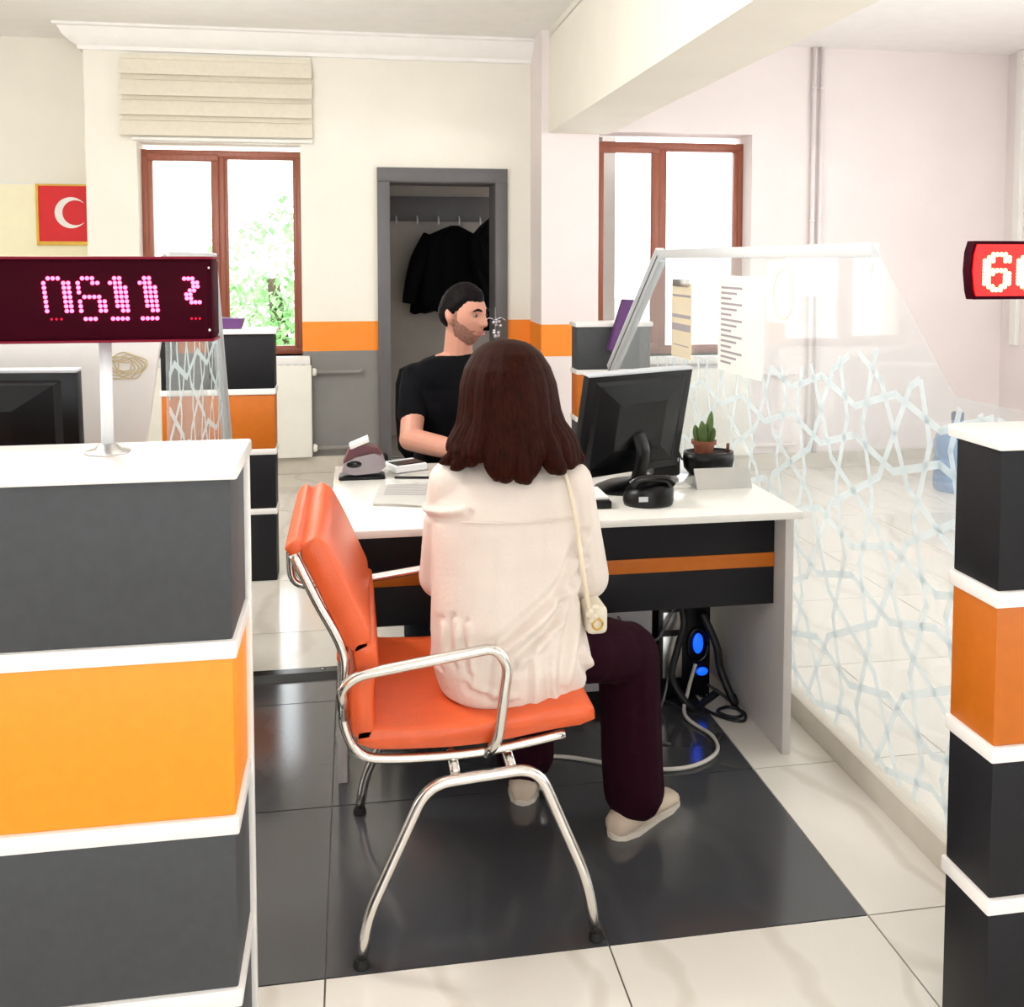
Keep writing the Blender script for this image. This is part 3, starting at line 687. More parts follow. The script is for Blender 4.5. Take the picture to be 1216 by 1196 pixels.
# papers fixed to the glass
def sheet(name, label, y0, y1, z0, z1, m, lines=(), x=GX - 0.007, lm='ink', slant=0.0):
    s = thing(name, (x, (y0 + y1) / 2, z0), label, 'paper')
    P = [(y0 + slant, z0), (y1 + slant, z0), (y1, z1), (y0, z1)]
    obj('sheet', prism(NB(), P, 'x', x - 0.001, x + 0.0015), m, s)
    for (a, c, e, f) in lines: obj('printed_line', prism(NB(), [(a, c), (e, c), (e, f), (a, f)], 'x', x - 0.0018, x - 0.0008), lm, s)
    return s
s = sheet('hanging_calendar', 'cream strip calendar clipped to the glass partition', 3.83, 4.08, 1.03, 1.35, 'paper_cream', [(3.84, 1.29, 4.07, 1.30), (3.84, 1.20, 4.07, 1.215), (3.84, 1.145, 4.07, 1.175), (3.86, 1.08, 4.05, 1.085)])
bx('clip', GX - 0.018, GX - 0.004, 3.86, 4.05, 1.335, 1.365, 'brushed', s, 0.003)
sheet('price_list', 'grey printed list taped to the glass partition', 3.12, 3.53, 1.03, 1.39, 'paper', [(3.40 - (i % 3) * 0.05, 1.06 + i * 0.02, 3.50, 1.068 + i * 0.02) for i in range(15)])
s = sheet('notice_sheet', 'white sheet with a pale oval behind the partition rail', 2.835, 3.09, 1.24, 1.445, 'paper')
ov = [(2.96 + 0.075 * math.cos(2 * PI * k / 24), 1.335 + 0.08 * math.sin(2 * PI * k / 24)) for k in range(24)]
obj('printed_oval', tube(NB(), [(GX - 0.0085, *p) for p in ov + ov[:1]], 0.0015, 5), 'paper_cream', s)
sheet('blank_note', 'small blank white note at the near end of the partition rail', 2.42, 2.50, 1.40, 1.452, 'paper', slant=0.012)
# purple folders leaning on the far counter
pfd = thing('purple_folder', (1.42, 5.12, 0.93), 'purple box folder tilted against the counter below right window', 'folder')
obj('cover', bevall(prism(NB(), [(1.362, 0.96), (1.428, 0.927), (1.562, 1.225), (1.448, 1.232)], 'y', 5.085, 5.145), 0.005), 'purple', pfd); obj('paper_block', prism(NB(), [(1.372, 0.965), (1.424, 0.94), (1.555, 1.228), (1.46, 1.234)], 'y', 5.093, 5.137), 'paper', pfd)
tag(settle(obj('purple_block', bevall(prism(NB(), [(-0.62, 1.142), (-0.50, 1.142), (-0.49, 1.185), (-0.60, 1.19)], 'y', 4.44, 4.52), 0.004), 'purple')), 'small purple block on the narrow counter end', 'block')

# left desk with its glass screen, monitor and emblem board
def desk(name, label, x0, x1, y0, y1, zt, orange='lam_orange_shaded', px0=None, px1=None):
    d_ = thing(name, ((x0 + x1) / 2, (y0 + y1) / 2, 0), label, 'desk')
    bx('desktop', x0, x1, y0, y1, zt - 0.022, zt, 'desk_white', d_, 0.003)
    bx('side_panel', x0 + 0.015, x0 + 0.040, y0 + 0.10, y1 - 0.02, 0, zt - 0.022, 'panel_side', d_, 0.002)
    bx('side_panel', x1 - 0.030, x1 - 0.004, y0 + 0.05, y1 - 0.02, 0, zt - 0.022, 'panel_side', d_, 0.002)
    yp = y0 + 0.12
    for za, zb, mm in ((0.583, zt - 0.023, 'charcoal_dark_and_shaded'), (0.541, 0.583, orange), (0.428, 0.541, 'charcoal_dark_and_shaded')):
        bx('front_panel' if mm != orange else 'orange_stripe', x0 + 0.045, x1 - 0.032, yp - (0.002 if mm == orange else 0), yp + 0.02, za, zb, mm, d_, 0.001)
    return d_
desk('white_desk', 'white desk with black and orange front panel where the woman sits', -0.07, 1.255, 2.545, 3.37, 0.735)
desk('white_desk', 'white desk mostly hidden behind the left foreground counter', -2.1, -0.52, 2.76, 3.40, 0.73)
gl = thing('glass_screen', (-0.5, 3.0, 0), 'glass desk screen with white edge behind the left number display', 'glass screen')
LP_ = [(2.72, 0.0), (3.94, 0.0), (3.94, 0.72), (3.58, 1.462), (2.72, 1.462)]
obj('glass_sheet', prism(NB(), LP_, 'x', -0.504, -0.496), 'partition_glass', gl)
b = NB(); box(b, -0.512, -0.488, 2.72, 3.60, 1.442, 1.472, 0.003); obj('top_rail', b, 'alu_white', gl)
d = V((0, 3.94 - 3.58, 0.72 - 1.462)); an = math.atan2(d.z, d.y)
mtx = Matrix.Translation((-0.5, 3.58, 1.462)) @ Matrix.Rotation(an, 4, 'X')
obj('sloping_profile', box(NB(), -0.014, 0.014, 0, d.length - 0.01, -0.05, 0.012, 0.002, mtx), 'alu_grey', gl); obj('profile_edge', box(NB(), -0.016, 0.016, 0, d.length - 0.01, 0.012, 0.02, 0.001, mtx), 'alu_white', gl)
ins = point_in([(2.72, 0.75), (3.85, 0.75), (3.6, 1.28), (2.72, 1.28)]); sg = []
for p, q in hankin(0.40, math.radians(62), 2.2, 4.0, 0.6, 1.5): sg += clip_seg(p, q, ins)
b = NB(); strips(b, sg, 0.02, -0.4954, None); obj('etched_pattern', b, 'etch', gl)
eb = thing('emblem_board', (-0.58, 2.62, 0.73), 'white standing board with a faded gold oval emblem', 'board')
obj('board', bevall(prism(NB(), [(-0.86, 0.735), (-0.545, 0.735), (-0.462, 1.28), (-0.86, 1.29)], 'y', 2.45, 2.475), 0.004), 'white_lam', eb); bx('foot', -0.84, -0.56, 2.44, 2.54, 0.73, 0.745, 'white_lam', eb, 0.003)
b = NB()
for k in range(6):
    rr = 0.05 * (1 - k * 0.13); pts = [(-0.548 + rr * math.cos(a) + 0.004 * math.sin(3 * a + k), 2.448, 1.192 + 0.62 * rr * math.sin(a) * (1 + 0.12 * math.sin(5 * a + 2 * k))) for a in [2 * PI * i / 36 for i in range(37)]]
    tube(b, pts, 0.0016, 5)
tag(obj('emblem', b, 'ink_gold', eb), kind='stuff')

def monitor(name, label, c, yaw, tilt, wd, ht, base_z, mat_b='black_plastic', foot=True):
    """back of the screen looks along local -Y"""
    m_ = thing(name, (c[0], c[1], base_z), label, 'monitor')
    mx = Matrix.Translation(c) @ Matrix.Rotation(yaw, 4, 'Z') @ Matrix.Rotation(tilt, 4, 'X')
    b = box(NB(), -wd / 2, wd / 2, -0.014, 0.014, -ht / 2, ht / 2, 0.005); bmesh.ops.transform(b, matrix=mx, verts=b.verts[:]); obj('housing', b, mat_b, m_, smooth=math.radians(40))
    b = loft(NB(), [[mx @ V((x * wd * s, y, z * ht * s)) for x, z in ((-.5, -.5), (.5, -.5), (.5, .5), (-.5, .5))] for s, y in ((0.86, -0.013), (0.80, -0.024), (0.5, -0.038), (0.45, -0.040))]); obj('back_bulge', b, mat_b, m_)
    b = box(NB(), -wd / 2 + 0.014, wd / 2 - 0.014, 0.013, 0.0155, -ht / 2 + 0.02, ht / 2 - 0.014); bmesh.ops.transform(b, matrix=mx, verts=b.verts[:]); obj('screen', b, 'black_gloss', m_)
    b = box(NB(), -wd / 2, wd / 2, -0.016, 0.016, ht / 2 - 0.006, ht / 2 + 0.001, 0.002); bmesh.ops.transform(b, matrix=mx, verts=b.verts[:]); obj('top_edge', b, 'alu_grey', m_)
    q = mx @ V((0, -0.03, -ht * 0.1)); f = V((c[0], c[1], base_z))
    bk = Matrix.Rotation(yaw, 3, 'Z') @ V((0, -0.05, 0))
    obj('neck', tube(NB(), crom([q, f + bk + V((0, 0, 0.12)), f + bk * 0.5 + V((0, 0, 0.02))], 5), 0.028, 12, flat=0.6), mat_b, m_, True)
    b = lathe(NB(), [(0.0, 0.0), (0.13, 0.0), (0.13, 0.008), (0.10, 0.018), (0.03, 0.028), (0.0, 0.028)], (0, 0, 0), 28)
    bmesh.ops.transform(b, matrix=Matrix.Translation(f) @ Matrix.Rotation(yaw, 4, 'Z') @ Matrix.Diagonal((1, 0.75, 1, 1)), verts=b.verts[:]); obj('base', b, mat_b, m_, smooth=math.radians(50))
    b = box(NB(), -0.035, 0.02, -0.0165, -0.0135, ht * 0.33, ht * 0.36); bmesh.ops.transform(b, matrix=mx @ Matrix.Translation((-wd * 0.33, 0, 0)) @ Matrix.Rotation(0.35, 4, 'Y'), verts=b.verts[:]); obj('label_plate', b, 'alu_grey', m_)
    return m_
monitor('desk_monitor', 'black monitor seen from behind on the white desk', (0.855, 2.90, 0.945), math.radians(24), math.radians(12), 0.42, 0.335, 0.736)
monitor('desk_monitor', 'black monitor behind the left counter under the number display', (-0.80, 2.18, 1.07), math.radians(-6), math.radians(3), 0.46, 0.30, 0.731)
tb = thing('monitor_stand', (-0.80, 2.2, 0), 'small dark table under the monitor behind the left counter', 'table')
bx('table_top', -1.1, -0.5, 2.0, 2.60, 0.70, 0.73, 'charcoal_dark_and_shaded', tb, 0.003)
for x in (-1.07, -0.55):
    for y in (2.03, 2.57): bx('leg', x - 0.02, x + 0.02, y - 0.02, y + 0.02, 0, 0.70, 'charcoal_dark_and_shaded', tb)

# ------------------------------------------------------------------ things on the white desk
DZ = 0.7355
bp = thing('black_telephone', (0.84, 2.70, DZ), 'black rounded desk telephone below the monitor', 'telephone')
b = NB(); loft(b, [[V((0.845 + 0.075 * s * math.cos(a) ** 1 , 2.70 + 0.06 * s * math.sin(a), DZ + z + 0.012 * math.cos(a) * (z > 0.01))) for a in [2 * PI * k / 28 for k in range(28)]] for s, z in ((0.96, 0), (1.0, 0.01), (1.0, 0.035), (0.9, 0.055), (0.6, 0.066), (0.2, 0.07))])
obj('body', b, 'black_plastic', bp, True)
obj('handset', tube(NB(), crom([(0.79, 2.67, DZ + 0.066), (0.81, 2.66, DZ + 0.082), (0.88, 2.655, DZ + 0.082), (0.90, 2.66, DZ + 0.066)], 5), [0.018, 0.012, 0.012, 0.018], 12), 'black_gloss', bp, True)
obj('display_strip', box(NB(), 0.80, 0.835, 2.642, 2.646, DZ + 0.02, DZ + 0.034), 'alu_grey', bp)
ky = thing('document_tray', (0.70, 2.76, DZ), 'low black tray with white papers left of the telephone', 'tray')
bx('tray', 0.60, 0.725, 2.66, 2.82, DZ, DZ + 0.022, 'black_plastic', ky, 0.004); 
b = box(NB(), 0.61, 0.72, 2.68, 2.81, DZ + 0.0225, DZ + 0.030, 0.001); obj('paper_stack', b, 'paper', ky)
cm = thing('card_reader', (0.985, 3.05, DZ), 'black boxy card reader beside the monitor', 'card reader')
bx('body', 0.965, 1.06, 3.03, 3.12, DZ, DZ + 0.085, 'black_plastic', cm, 0.01); bx('slot', 0.975, 1.05, 3.026, 3.03, DZ + 0.05, DZ + 0.062, 'alu_grey', cm, 0.001)
obj('cable', tube(NB(), crom([(1.0, 3.1, DZ + 0.05), (1.03, 3.14, DZ + 0.10), (1.06, 3.10, DZ + 0.095), (1.07, 3.05, DZ + 0.05)], 5), 0.003, 6), 'cable_black', cm, True)
bw = thing('planter_bowl', (1.17, 3.06, DZ), 'black oval planter bowl holding a cactus pot', 'planter')
b = NB(); loft(b, [[V((1.165 + 0.088 * s * math.cos(a), 3.06 + 0.06 * s * math.sin(a), DZ + z)) for a in [2 * PI * k / 32 for k in range(32)]] for s, z in ((0.75, 0.0), (0.95, 0.02), (1.0, 0.05), (0.96, 0.075), (0.88, 0.075), (0.86, 0.05), (0.1, 0.048))])
obj('bowl', b, 'black_plastic', bw, True)
b = NB(); loft(b, [[V((1.165 + 0.074 * s * math.cos(a), 3.06 + 0.048 * s * math.sin(a), DZ + z)) for a in [2 * PI * k / 24 for k in range(24)]] for s, z in ((1, 0.049), (1, 0.066), (0.5, 0.070), (0.02, 0.071))]); obj('soil', b, 'soil', bw, True)
obj('dry_stem', tube(NB(), [(1.232, 3.06, DZ + 0.065), (1.234, 3.06, DZ + 0.098)], 0.006, 8), 'pot_brown', bw, True)
kc = thing('potted_cactus', (1.14, 3.05, DZ + 0.071), 'small green cactus in a brown pot in the black bowl', 'cactus')
obj('pot', lathe(NB(), [(0.0, 0.0), (0.030, 0.0), (0.036, 0.03), (0.042, 0.03), (0.042, 0.042), (0.034, 0.042), (0.032, 0.034), (0.0, 0.034)], (1.145, 3.05, DZ + 0.072), 24), 'pot_brown', kc, smooth=math.radians(40))
for i, (x, y, h, r, tx) in enumerate(((1.158, 3.05, 0.105, 0.011, 0.012), (1.140, 3.04, 0.075, 0.012, -0.006), (1.128, 3.055, 0.06, 0.011, -0.012), (1.15, 3.06, 0.06, 0.012, 0.006), (1.166, 3.045, 0.05, 0.010, 0.012))):
    b = NB(); n = 8; rings = []
    for k in range(n + 1):
        t = k / n; rr = r * (0.85 + 0.3 * math.sin(t * PI)) * (math.sqrt(max(0.03, 1 - t ** 4)))
        rings.append([V((x + tx * t + rr * (1 + 0.14 * math.cos(6 * a)) * math.cos(a), y + rr * (1 + 0.14 * math.cos(6 * a)) * math.sin(a), DZ + 0.105 + h * t)) for a in [2 * PI * j / 24 for j in range(24)]])
    obj('cactus_arm', loft(b, rings), 'cactus', kc, True)
npz = thing('name_plate', (1.14, 2.86, DZ), 'brushed steel wedge name plate at the desk corner', 'name plate')
obj('plate', prism(NB(), [(2.835, DZ), (2.84, DZ), (2.875, DZ + 0.058), (2.868, DZ + 0.06)], 'x', 1.045, 1.225), 'brushed', npz); obj('support', prism(NB(), [(2.84, DZ), (2.91, DZ), (2.912, DZ + 0.002), (2.873, DZ + 0.056)], 'x', 1.055, 1.215), 'alu_grey', npz)
cs = thing('business_cards', (1.0, 2.88, DZ), 'small stack of white cards left of the name plate', 'cards'); bx('card_stack', 0.955, 1.035, 2.865, 2.915, DZ, DZ + 0.008, 'paper', cs, 0.001)
# stamp / punch device at the left end
sp_ = thing('stapler', (0.03, 3.18, DZ), 'grey and maroon heavy stapler on the left end of the desk', 'stapler')
bx('base', -0.055, 0.095, 3.14, 3.22, DZ, DZ + 0.010, 'black_plastic', sp_, 0.004)
arm_ = [(-0.045, 0.022), (0.0, 0.014), (0.075, 0.020), (0.098, 0.040), (0.09, 0.068), (0.06, 0.082), (0.0, 0.07), (-0.035, 0.052)]
obj('lever', bevall(prism(NB(), [(0.0 + p[0], DZ + p[1]) for p in arm_], 'y', 3.15, 3.21), 0.006), 'stamp_grey', sp_, smooth=math.radians(50))
obj('grip', bevall(prism(NB(), [(-0.04, DZ + 0.05), (-0.02, DZ + 0.095), (0.03, DZ + 0.105), (0.07, DZ + 0.10), (0.085, DZ + 0.075), (0.05, DZ + 0.083), (0.0, DZ + 0.072)], 'y', 3.165, 3.235), 0.005), 'stamp_maroon', sp_, smooth=math.radians(50))
obj('window_recess', ell(NB(), (-0.005, 3.151, DZ + 0.05), (0.026, 0.006, 0.012), seg=16), 'black_gloss', sp_, True)
mtx = Matrix.Translation((0.015, 3.2, DZ + 0.113)) @ Matrix.Rotation(math.radians(-22), 4, 'Y')
tag(settle(obj('note_pad', box(NB(), -0.035, 0.03, -0.03, 0.03, -0.006, 0.008, 0.001, mtx), 'paper')), 'small white note pad lying on top of the stapler', 'note pad')
cf = thing('calculator', (0.14, 3.27, DZ), 'dark calculator with a white edge behind the stapler', 'calculator')
mtx = Matrix.Translation((0.165, 3.28, DZ + 0.012)) @ Matrix.Rotation(math.radians(25), 4, 'Z')
obj('body', box(NB(), -0.06, 0.06, -0.05, 0.05, -0.011, 0.013, 0.004, mtx), 'alu_white', cf); obj('keypad', box(NB(), -0.05, 0.052, -0.042, 0.02, 0.013, 0.016, 0.001, mtx), 'black_plastic', cf); obj('display', box(NB(), -0.05, 0.052, 0.024, 0.044, 0.013, 0.015, 0.0, mtx), 'alu_grey', cf)
def paper_curl(name, label, pts, m='paper'):
    b = NB(); n = 10; g = [[None] * (n + 1) for _ in range(n + 1)]
    P = [V((*p, 0)) for p in pts]
    for i in range(n + 1):
        for j in range(n + 1):
            s, t = i / n, j / n; p = P[0] * (1 - s) * (1 - t) + P[1] * s * (1 - t) + P[2] * s * t + P[3] * (1 - s) * t
            g[i][j] = b.verts.new((p.x, p.y, DZ + 0.0012 + 0.006 * (1 - t) ** 3 * (0.5 + 0.5 * math.sin(s * 5)) + 0.0008 * math.sin(s * 7 + t * 4) + 0.0008))
    for i in range(n):
        for j in range(n): b.faces.new((g[i][j], g[i + 1][j], g[i + 1][j + 1], g[i][j + 1]))
    r = bmesh.ops.solidify(b, geom=b.faces[:], thickness=0.0006)
    t_ = thing(name, (P[0].x, P[0].y, DZ), label, 'paper'); obj('sheet', b, m, t_, True)
    for k in range(9):
        q0 = P[0].lerp(P[3], 0.45 + k * 0.06); q1 = P[1].lerp(P[2], 0.45 + k * 0.06); a, c = q0.lerp(q1, 0.1), q0.lerp(q1, 0.9 - 0.25 * (k % 3 == 2))
        obj('printed_line', prism(NB(), [(a.x, a.y), (c.x, c.y), (c.x, c.y + 0.0022), (a.x, a.y + 0.0022)], 'z', DZ + 0.0042, DZ + 0.0047), 'ink', t_)
paper_curl('printed_form', 'white printed form curling at the edge beside the woman', [(0.045, 2.80), (0.27, 2.74), (0.33, 3.05), (0.075, 3.06)])
pn = thing('ballpoint_pen', (0.18, 3.12, DZ), 'dark ballpoint pen lying above the printed form', 'pen')
obj('barrel', tube(NB(), [(0.125, 3.135, DZ + 0.006), (0.235, 3.115, DZ + 0.006)], 0.0045, 8), 'black_plastic', pn, True); obj('tip', tube(NB(), [(0.235, 3.115, DZ + 0.006), (0.25, 3.112, DZ + 0.006)], [0.004, 0.001], 8), 'brushed', pn, True)

# ------------------------------------------------------------------ under the desk
pc = thing('computer_tower', (1.06, 3.1, 0), 'black computer tower with a blue glowing fan under the desk', 'computer')
bx('case', 0.97, 1.15, 2.98, 3.33, 0.012, 0.385, 'black_plastic', pc, 0.006)
for x in (0.99, 1.13):
    for y in (3.0, 3.31): obj('foot', lathe(NB(), [(0, 0), (0.012, 0), (0.012, 0.012), (0, 0.012)], (x, y, 0), 10), 'black_rubber', pc)
b = NB(); pts = [(1.105 + 0.034 * math.cos(a), 2.975, 0.185 + 0.055 * math.sin(a)) for a in [2 * PI * k / 24 for k in range(25)]]; tube(b, pts, 0.006, 6); obj('fan_ring', b, 'black_gloss', pc, True)
b = ell(NB(), (1.105, 2.975, 0.19), (0.018, 0.005, 0.034), seg=14); obj('fan_light', b, 'blue_led', pc, True)
b = ell(NB(), (1.12, 2.975, 0.095), (0.02, 0.006, 0.014), seg=12); obj('port_light', b, 'blue_led', pc, True)
bx('expansion_plate', 0.985, 1.06, 2.974, 2.981, 0.24, 0.30, 'brushed', pc, 0.001)
bx('port_panel', 0.985, 1.05, 2.974, 2.981, 0.08, 0.22, 'brushed', pc, 0.001)
pd = thing('drawer_pedestal', (0.78, 3.15, 0), 'pale grey drawer pedestal under the desk behind the woman\'s knee', 'pedestal')
bx('body', 0.66, 0.95, 2.98, 3.34, 0.05, 0.56, 'ped_grey', pd, 0.004); bx('plinth', 0.68, 0.93, 3.0, 3.32, 0, 0.05, 'charcoal_dark_and_shaded', pd)
wp = thing('wall_socket_box', (1.2, 3.34, 0.3), 'cream socket box on the desk side panel', 'socket'); bx('box', 1.185, 1.231, 3.20, 3.30, 0.25, 0.36, 'paper_cream', wp, 0.004); bx('face_plate', 1.18, 1.186, 3.205, 3.295, 0.255, 0.355, 'paper_cream', wp, 0.002)
def cable(label, pts, r, m, n=8):
    tag(settle(obj('cable', tube(NB(), crom(pts, n), r, 8), m, None, True)), label, 'cable', 'cables under the desk')
cable('thick pale grey cable looping over the dark tiles', [(0.45, 2.70, 0.007), (0.60, 2.67, 0.007), (0.78, 2.58, 0.007), (0.92, 2.56, 0.007), (1.03, 2.62, 0.007), (1.06, 2.72, 0.007), (1.02, 2.85, 0.012), (1.06, 2.94, 0.05), (1.09, 2.955, 0.13)], 0.006, 'cable_white')
cable('black coiled cable loop at the desk side panel', [(1.09, 2.92, 0.006), (1.13, 2.84, 0.006), (1.19, 2.80, 0.006), (1.215, 2.85, 0.006), (1.18, 2.89, 0.01), (1.13, 2.86, 0.014), (1.16, 2.815, 0.014), (1.20, 2.83, 0.014), (1.19, 2.92, 0.02), (1.13, 2.955, 0.06)], 0.005, 'cable_black')
cable('black cable bundle hanging behind the computer tower', [(1.03, 2.955, 0.37), (1.04, 2.93, 0.28), (1.02, 2.93, 0.2), (1.0, 2.92, 0.1), (1.06, 2.90, 0.01), (1.12, 2.94, 0.012), (1.17, 2.96, 0.03)], 0.012, 'cable_black')
cable('thick black cable leaning from tower to the floor at right', [(1.11, 2.955, 0.30), (1.15, 2.93, 0.20), (1.165, 2.93, 0.12), (1.2, 2.90, 0.02), (1.22, 2.95, 0.013)], 0.013, 'cable_black')
cable('grey cable drooping in front of the pedestal', [(0.83, 2.965, 0.30), (0.88, 2.95, 0.24), (0.95, 2.95, 0.22), (0.99, 2.955, 0.27), (1.02, 2.96, 0.33)], 0.004, 'cable_grey')
cable('thin grey cable lying from tower to the woman\'s foot', [(1.0, 2.95, 0.12), (0.97, 2.93, 0.02), (0.90, 2.85, 0.005), (0.86, 2.76, 0.005), (0.92, 2.70, 0.005)], 0.004, 'cable_grey')
cd = thing('cable_cover', (-0.4, 3.36, 0), 'black rubber cable cover strip across the floor by the desk', 'cable cover')
obj('strip', prism(NB(), [(3.325, 0.0005), (3.425, 0.0005), (3.395, 0.018), (3.355, 0.018)], 'x', -0.5, -0.06), 'black_gloss', cd)
for x in (-0.45, -0.12): obj('end_screw', lathe(NB(), [(0, 0), (0.006, 0), (0.006, 0.002), (0, 0.003)], (x, 3.375, 0.018), 10), 'brushed', cd)
# water bottle beyond the glass
wbt = thing('water_bottle', (3.72, 5.6, 0), 'large blue water bottle on the floor beyond the glass', 'bottle')
obj('bottle', lathe(NB(), [(0, 0), (0.125, 0), (0.135, 0.02), (0.135, 0.09), (0.128, 0.10), (0.135, 0.11), (0.135, 0.20), (0.128, 0.21), (0.135, 0.22), (0.135, 0.31), (0.12, 0.35), (0.06, 0.395), (0.034, 0.41), (0.034, 0.45), (0, 0.45)], (3.73, 5.5, 0), 28), 'bottle_blue', wbt, smooth=math.radians(40))
obj('cap', lathe(NB(), [(0, 0), (0.037, 0), (0.037, 0.04), (0.03, 0.05), (0, 0.05)], (3.73, 5.5, 0.445), 20), 'bottle_cap', wbt, smooth=math.radians(40))

# ------------------------------------------------------------------ orange armchair (faces +X)
YN, YFR = 1.985, 2.495
ch = thing('visitor_chair', (0.24, 2.24, 0), 'orange leather visitor chair with chrome arms and legs', 'chair')
def pad(name, pts, thick, m='leather_orange', y0=YN, y1=YFR, bev=0.014):
    """cushion: a centre line in XZ given a thickness, swept across the chair"""
    C = crom([V((p[0], 0, p[1])) for p in pts], 6); n = len(C); up, dn = [], []
    for i in range(n):
        t = (C[min(i + 1, n - 1)] - C[max(i - 1, 0)]).normalized(); nn = V((-t.z, 0, t.x)); k = min(i, n - 1 - i) / max(1, n - 1)
        th = thick / 2 * min(1.0, 0.55 + 3.5 * k)
        up.append(((C[i] + nn * th).x, (C[i] + nn * th).z)); dn.append(((C[i] - nn * th).x, (C[i] - nn * th).z))
    poly = up + dn[::-1]; b = NB(); rings = []
    for f_, s in ((0, 0.72), (0.012, 0.9), (0.03, 1.0), (0.5, 1.05), (0.97, 1.0), (0.988, 0.9), (1, 0.72)):
        y = y0 + (y1 - y0) * f_
        rings.append([V((C[k if k < n else 2 * n - 1 - k].x * (1 - s) + p[0] * s, y, C[k if k < n else 2 * n - 1 - k].z * (1 - s) + p[1] * s)) for k, p in enumerate(poly)])
    loft(b, rings)
    o = obj(name, b, m, ch, True); return o
seat = pad('seat_cushion', [(0.0, 0.455), (0.08, 0.445), (0.25, 0.442), (0.42, 0.462), (0.505, 0.468)], 0.05)
pad('lower_back_cushion', [(0.012, 0.455), (0.006, 0.52), (0.012, 0.60)], 0.052)
pad('mid_back_cushion', [(0.02, 0.59), (0.012, 0.655)], 0.05)
upc = pad('upper_back_cushion', [(0.008, 0.645), (-0.02, 0.71), (-0.06, 0.80), (-0.098, 0.875)], 0.062)
for z, x in ((0.86, -0.122), (0.868, -0.085)):
    obj('piping', tube(NB(), [(x, YN + 0.02, z), (x, YFR - 0.02, z)], 0.009, 8), 'leather_orange', upc, True)
pad('back_roll', [(-0.118, 0.852), (-0.134, 0.872)], 0.034)
for y, s in ((YN + 0.004, -1), (YFR - 0.004, 1)):
    rail = [(-0.128, 0.85), (-0.082, 0.75), (-0.03, 0.64), (-0.03, 0.54), (-0.028, 0.48), (0.0, 0.425), (0.06, 0.405), (0.25, 0.402), (0.44, 0.428)]
    obj('side_rail', tube(NB(), crom([(p[0], y, p[1]) for p in rail], 6), 0.010, 10), 'chrome', ch, True)
    ya = y + s * 0.03
    if s < 0: P_ = [(-0.028, y, 0.50), (-0.034, ya, 0.575), (0.0, ya, 0.600), (0.285, ya, 0.640), (0.312, ya, 0.60), (0.29, ya, 0.44), (0.27, y, 0.398)]
    else: P_ = [(-0.09, y, 0.735), (-0.17, ya, 0.72), (-0.165, ya, 0.605), (0.0, ya, 0.612), (0.285, ya, 0.648), (0.312, ya, 0.60), (0.29, ya, 0.44), (0.27, y, 0.398)]
    obj('armrest', tube(NB(), rounded(P_, 0.045, 6), 0.0115, 12), 'chrome', ch, True)
    yl = y - 0.03 if s < 0 else y - 0.02
    L4 = [(0.002, yl - (0.025 if s < 0 else -0.02), 0.012), (0.016, yl - (0.02 if s < 0 else -0.016), 0.10), (0.142, yl, 0.358), (0.375, yl, 0.375), (0.478, yl - (0.02 if s < 0 else -0.016), 0.13), (0.498, yl - (0.025 if s < 0 else -0.02), 0.012)]
    obj('leg_frame', tube(NB(), rounded(L4, 0.05, 7), 0.0125, 12), 'chrome', ch, True)
    for i, x in enumerate((0.002, 0.498)): 
        obj('foot_glide', lathe(NB(), [(0, 0), (0.017, 0), (0.017, 0.006), (0.0135, 0.018), (0, 0.018)], (x, L4[0][1], 0.0005), 14), 'black_rubber', ch, smooth=math.radians(40))
for x in (0.20, 0.32): obj('cross_bar', tube(NB(), [(x, YN - 0.02, 0.376), (x, YFR - 0.03, 0.376)], 0.011, 10), 'chrome', ch, True)
for y in (YN + 0.08, YFR - 0.08): obj('seat_bracket', box(NB(), 0.18, 0.34, y - 0.015, y + 0.015, 0.376, 0.425, 0.003), 'black_plastic', ch)
b = tube(NB(), [(-0.03, YN + 0.0, 0.63), (-0.03, YFR, 0.63)], 0.013, 10); obj('back_stretcher', b, 'leather_orange', ch, True)
